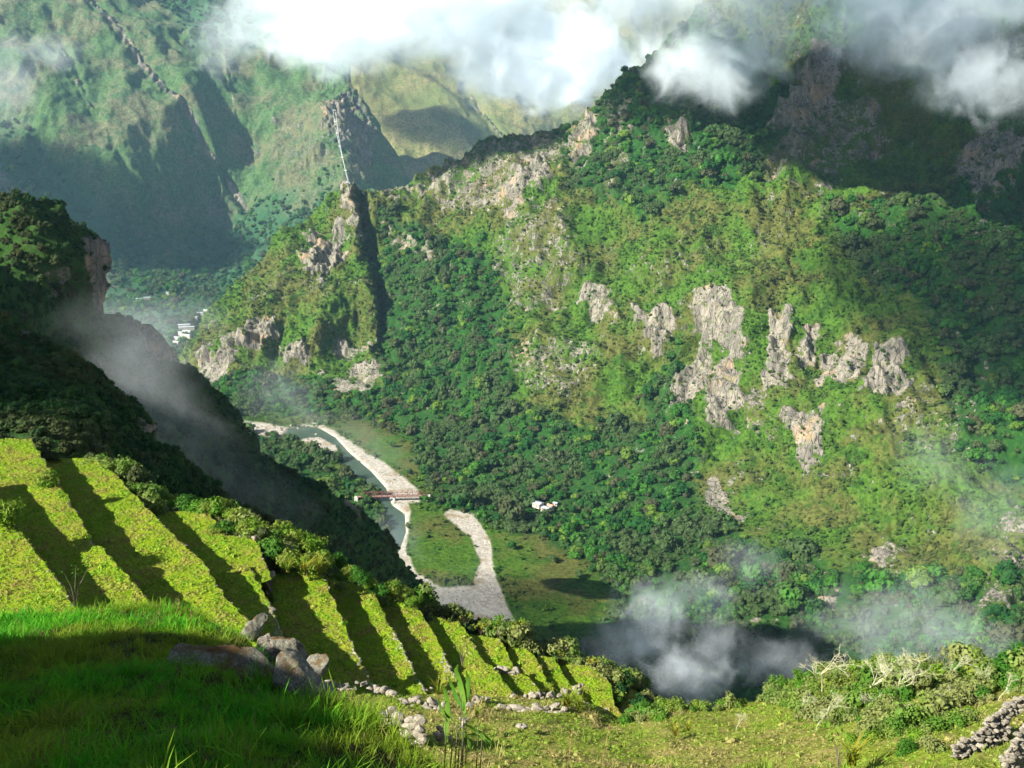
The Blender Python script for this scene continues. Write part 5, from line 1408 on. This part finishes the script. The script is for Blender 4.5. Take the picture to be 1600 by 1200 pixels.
# mist lying in the valley
puff("mist", 190, 540, 330, (44, 44, 32), 0.0024, 22, roll=0.9)
puff("mist", 235, 600, 350, (52, 48, 32), 0.0028, 20, roll=1.05)
puff("mist", 300, 690, 370, (60, 50, 26), 0.0016, 15, roll=0.8)
puff("mist", 400, 770, 420, (60, 50, 24), 0.0013, 15, roll=0.6)
puff("mist", 240, 500, 700, (90, 70, 36), 0.0022, 30)
puff("mist", 440, 620, 1430, (130, 110, 90), 0.0013, 34, roll=0.7)
puff("mist", 560, 690, 1200, (130, 100, 40), 0.0011, 40, roll=0.5)
puff("mist", 600, 860, 800, (60, 70, 56), 0.0030, 26)
puff("mist", 700, 930, 700, (80, 80, 24), 0.0025, 34)
puff("mist", 1020, 970, 470, (38, 36, 36), 0.0120, 15)
puff("mist", 1095, 930, 520, (36, 36, 26), 0.0085, 15)
puff("mist", 1075, 1050, 420, (32, 30, 22), 0.0180, 12)
puff("mist", 1130, 1010, 470, (30, 30, 30), 0.0080, 13)
puff("mist", 1220, 1040, 480, (40, 36, 20), 0.0080, 15)
puff("mist", 1175, 880, 700, (46, 50, 30), 0.0035, 18)
puff("mist", 960, 1010, 480, (30, 30, 26), 0.0070, 14)
puff("mist", 1390, 970, 560, (90, 60, 44), 0.0040, 20, roll=-0.3)
puff("mist", 1500, 1000, 600, (70, 60, 34), 0.0030, 18)
puff("mist", 1560, 800, 640, (60, 60, 70), 0.0018, 24)
puff("mist", 1460, 720, 820, (80, 60, 56), 0.0016, 24, roll=0.8)
# cloud on the tops
puff("cloud", 1100, 105, 1500, (170, 150, 105), 0.0125, 60, roll=0.25)
puff("cloud", 1190, 60, 1480, (130, 130, 110), 0.009, 50)
puff("cloud", 1360, 20, 1380, (240, 160, 110), 0.0075, 50)
puff("cloud", 1500, 90, 1250, (160, 150, 120), 0.0055, 40, roll=0.5)
puff("cloud", 1420, 50, 1300, (220, 150, 120), 0.0055, 50)
puff("cloud", 1560, 130, 1200, (130, 90, 90), 0.0065, 40)
puff("cloud", 1040, 10, 1650, (280, 150, 120), 0.0085, 70)
puff("cloud", 1500, -30, 1250, (300, 150, 110), 0.018, 80)
puff("cloud", 1250, -40, 1450, (260, 150, 100), 0.016, 80)
puff("cloud", 10, 130, 3100, (190, 200, 280), 0.0012, 90, roll=0.3)
puff("cloud", 80, 80, 3100, (170, 200, 120), 0.0014, 70)
puff("cloud", 640, -10, 3300, (760, 420, 300), 0.006, 220, lo=0.10, hi=0.6)
puff("cloud", 520, 60, 3250, (360, 260, 190), 0.0055, 110, lo=0.2, hi=0.8)
puff("cloud", 390, 30, 3400, (260, 260, 230), 0.0028, 100)
puff("cloud", 860, 90, 3400, (560, 300, 270), 0.0110, 130, lo=0.2, hi=0.8)
puff("cloud", 980, 0, 2400, (260, 200, 130), 0.0060, 80)
puff("cloud", 340, 60, 3400, (200, 200, 230), 0.0018, 80)
# cloud passing overhead, out of the picture, placed towards the sun to shade part of the slopes
def overhead(px, py, d, up, r, density=0.02, scale=80):
    q = P(px, py, d) + SUN * up / SUN[2]
    puff("cloud", 0, 0, 1, r, density, scale, lo=-0.1, hi=0.4).location = q.tolist()
overhead(730, 950, 910, 1250, (150, 100, 50), 0.010)
overhead(1610, 470, 1220, 1250, (350, 440, 90), 0.009)
overhead(1470, 110, 1520, 1250, (390, 330, 110), 0.04)
overhead(1050, 140, 1780, 1250, (220, 200, 60))
overhead(780, 240, 1940, 1250, (270, 110, 60), 0.04)
overhead(110, 320, 3600, 1700, (560, 420, 130), 0.02)
overhead(720, 230, 6300, 1700, (420, 420, 120), 0.01)  # unseen cloud added as a shadow blob for the distant mountain
overhead(110, 620, 180, 330, (92, 78, 24), 0.06, 60)  # small low cloud, unseen, added only to keep the near crag dark
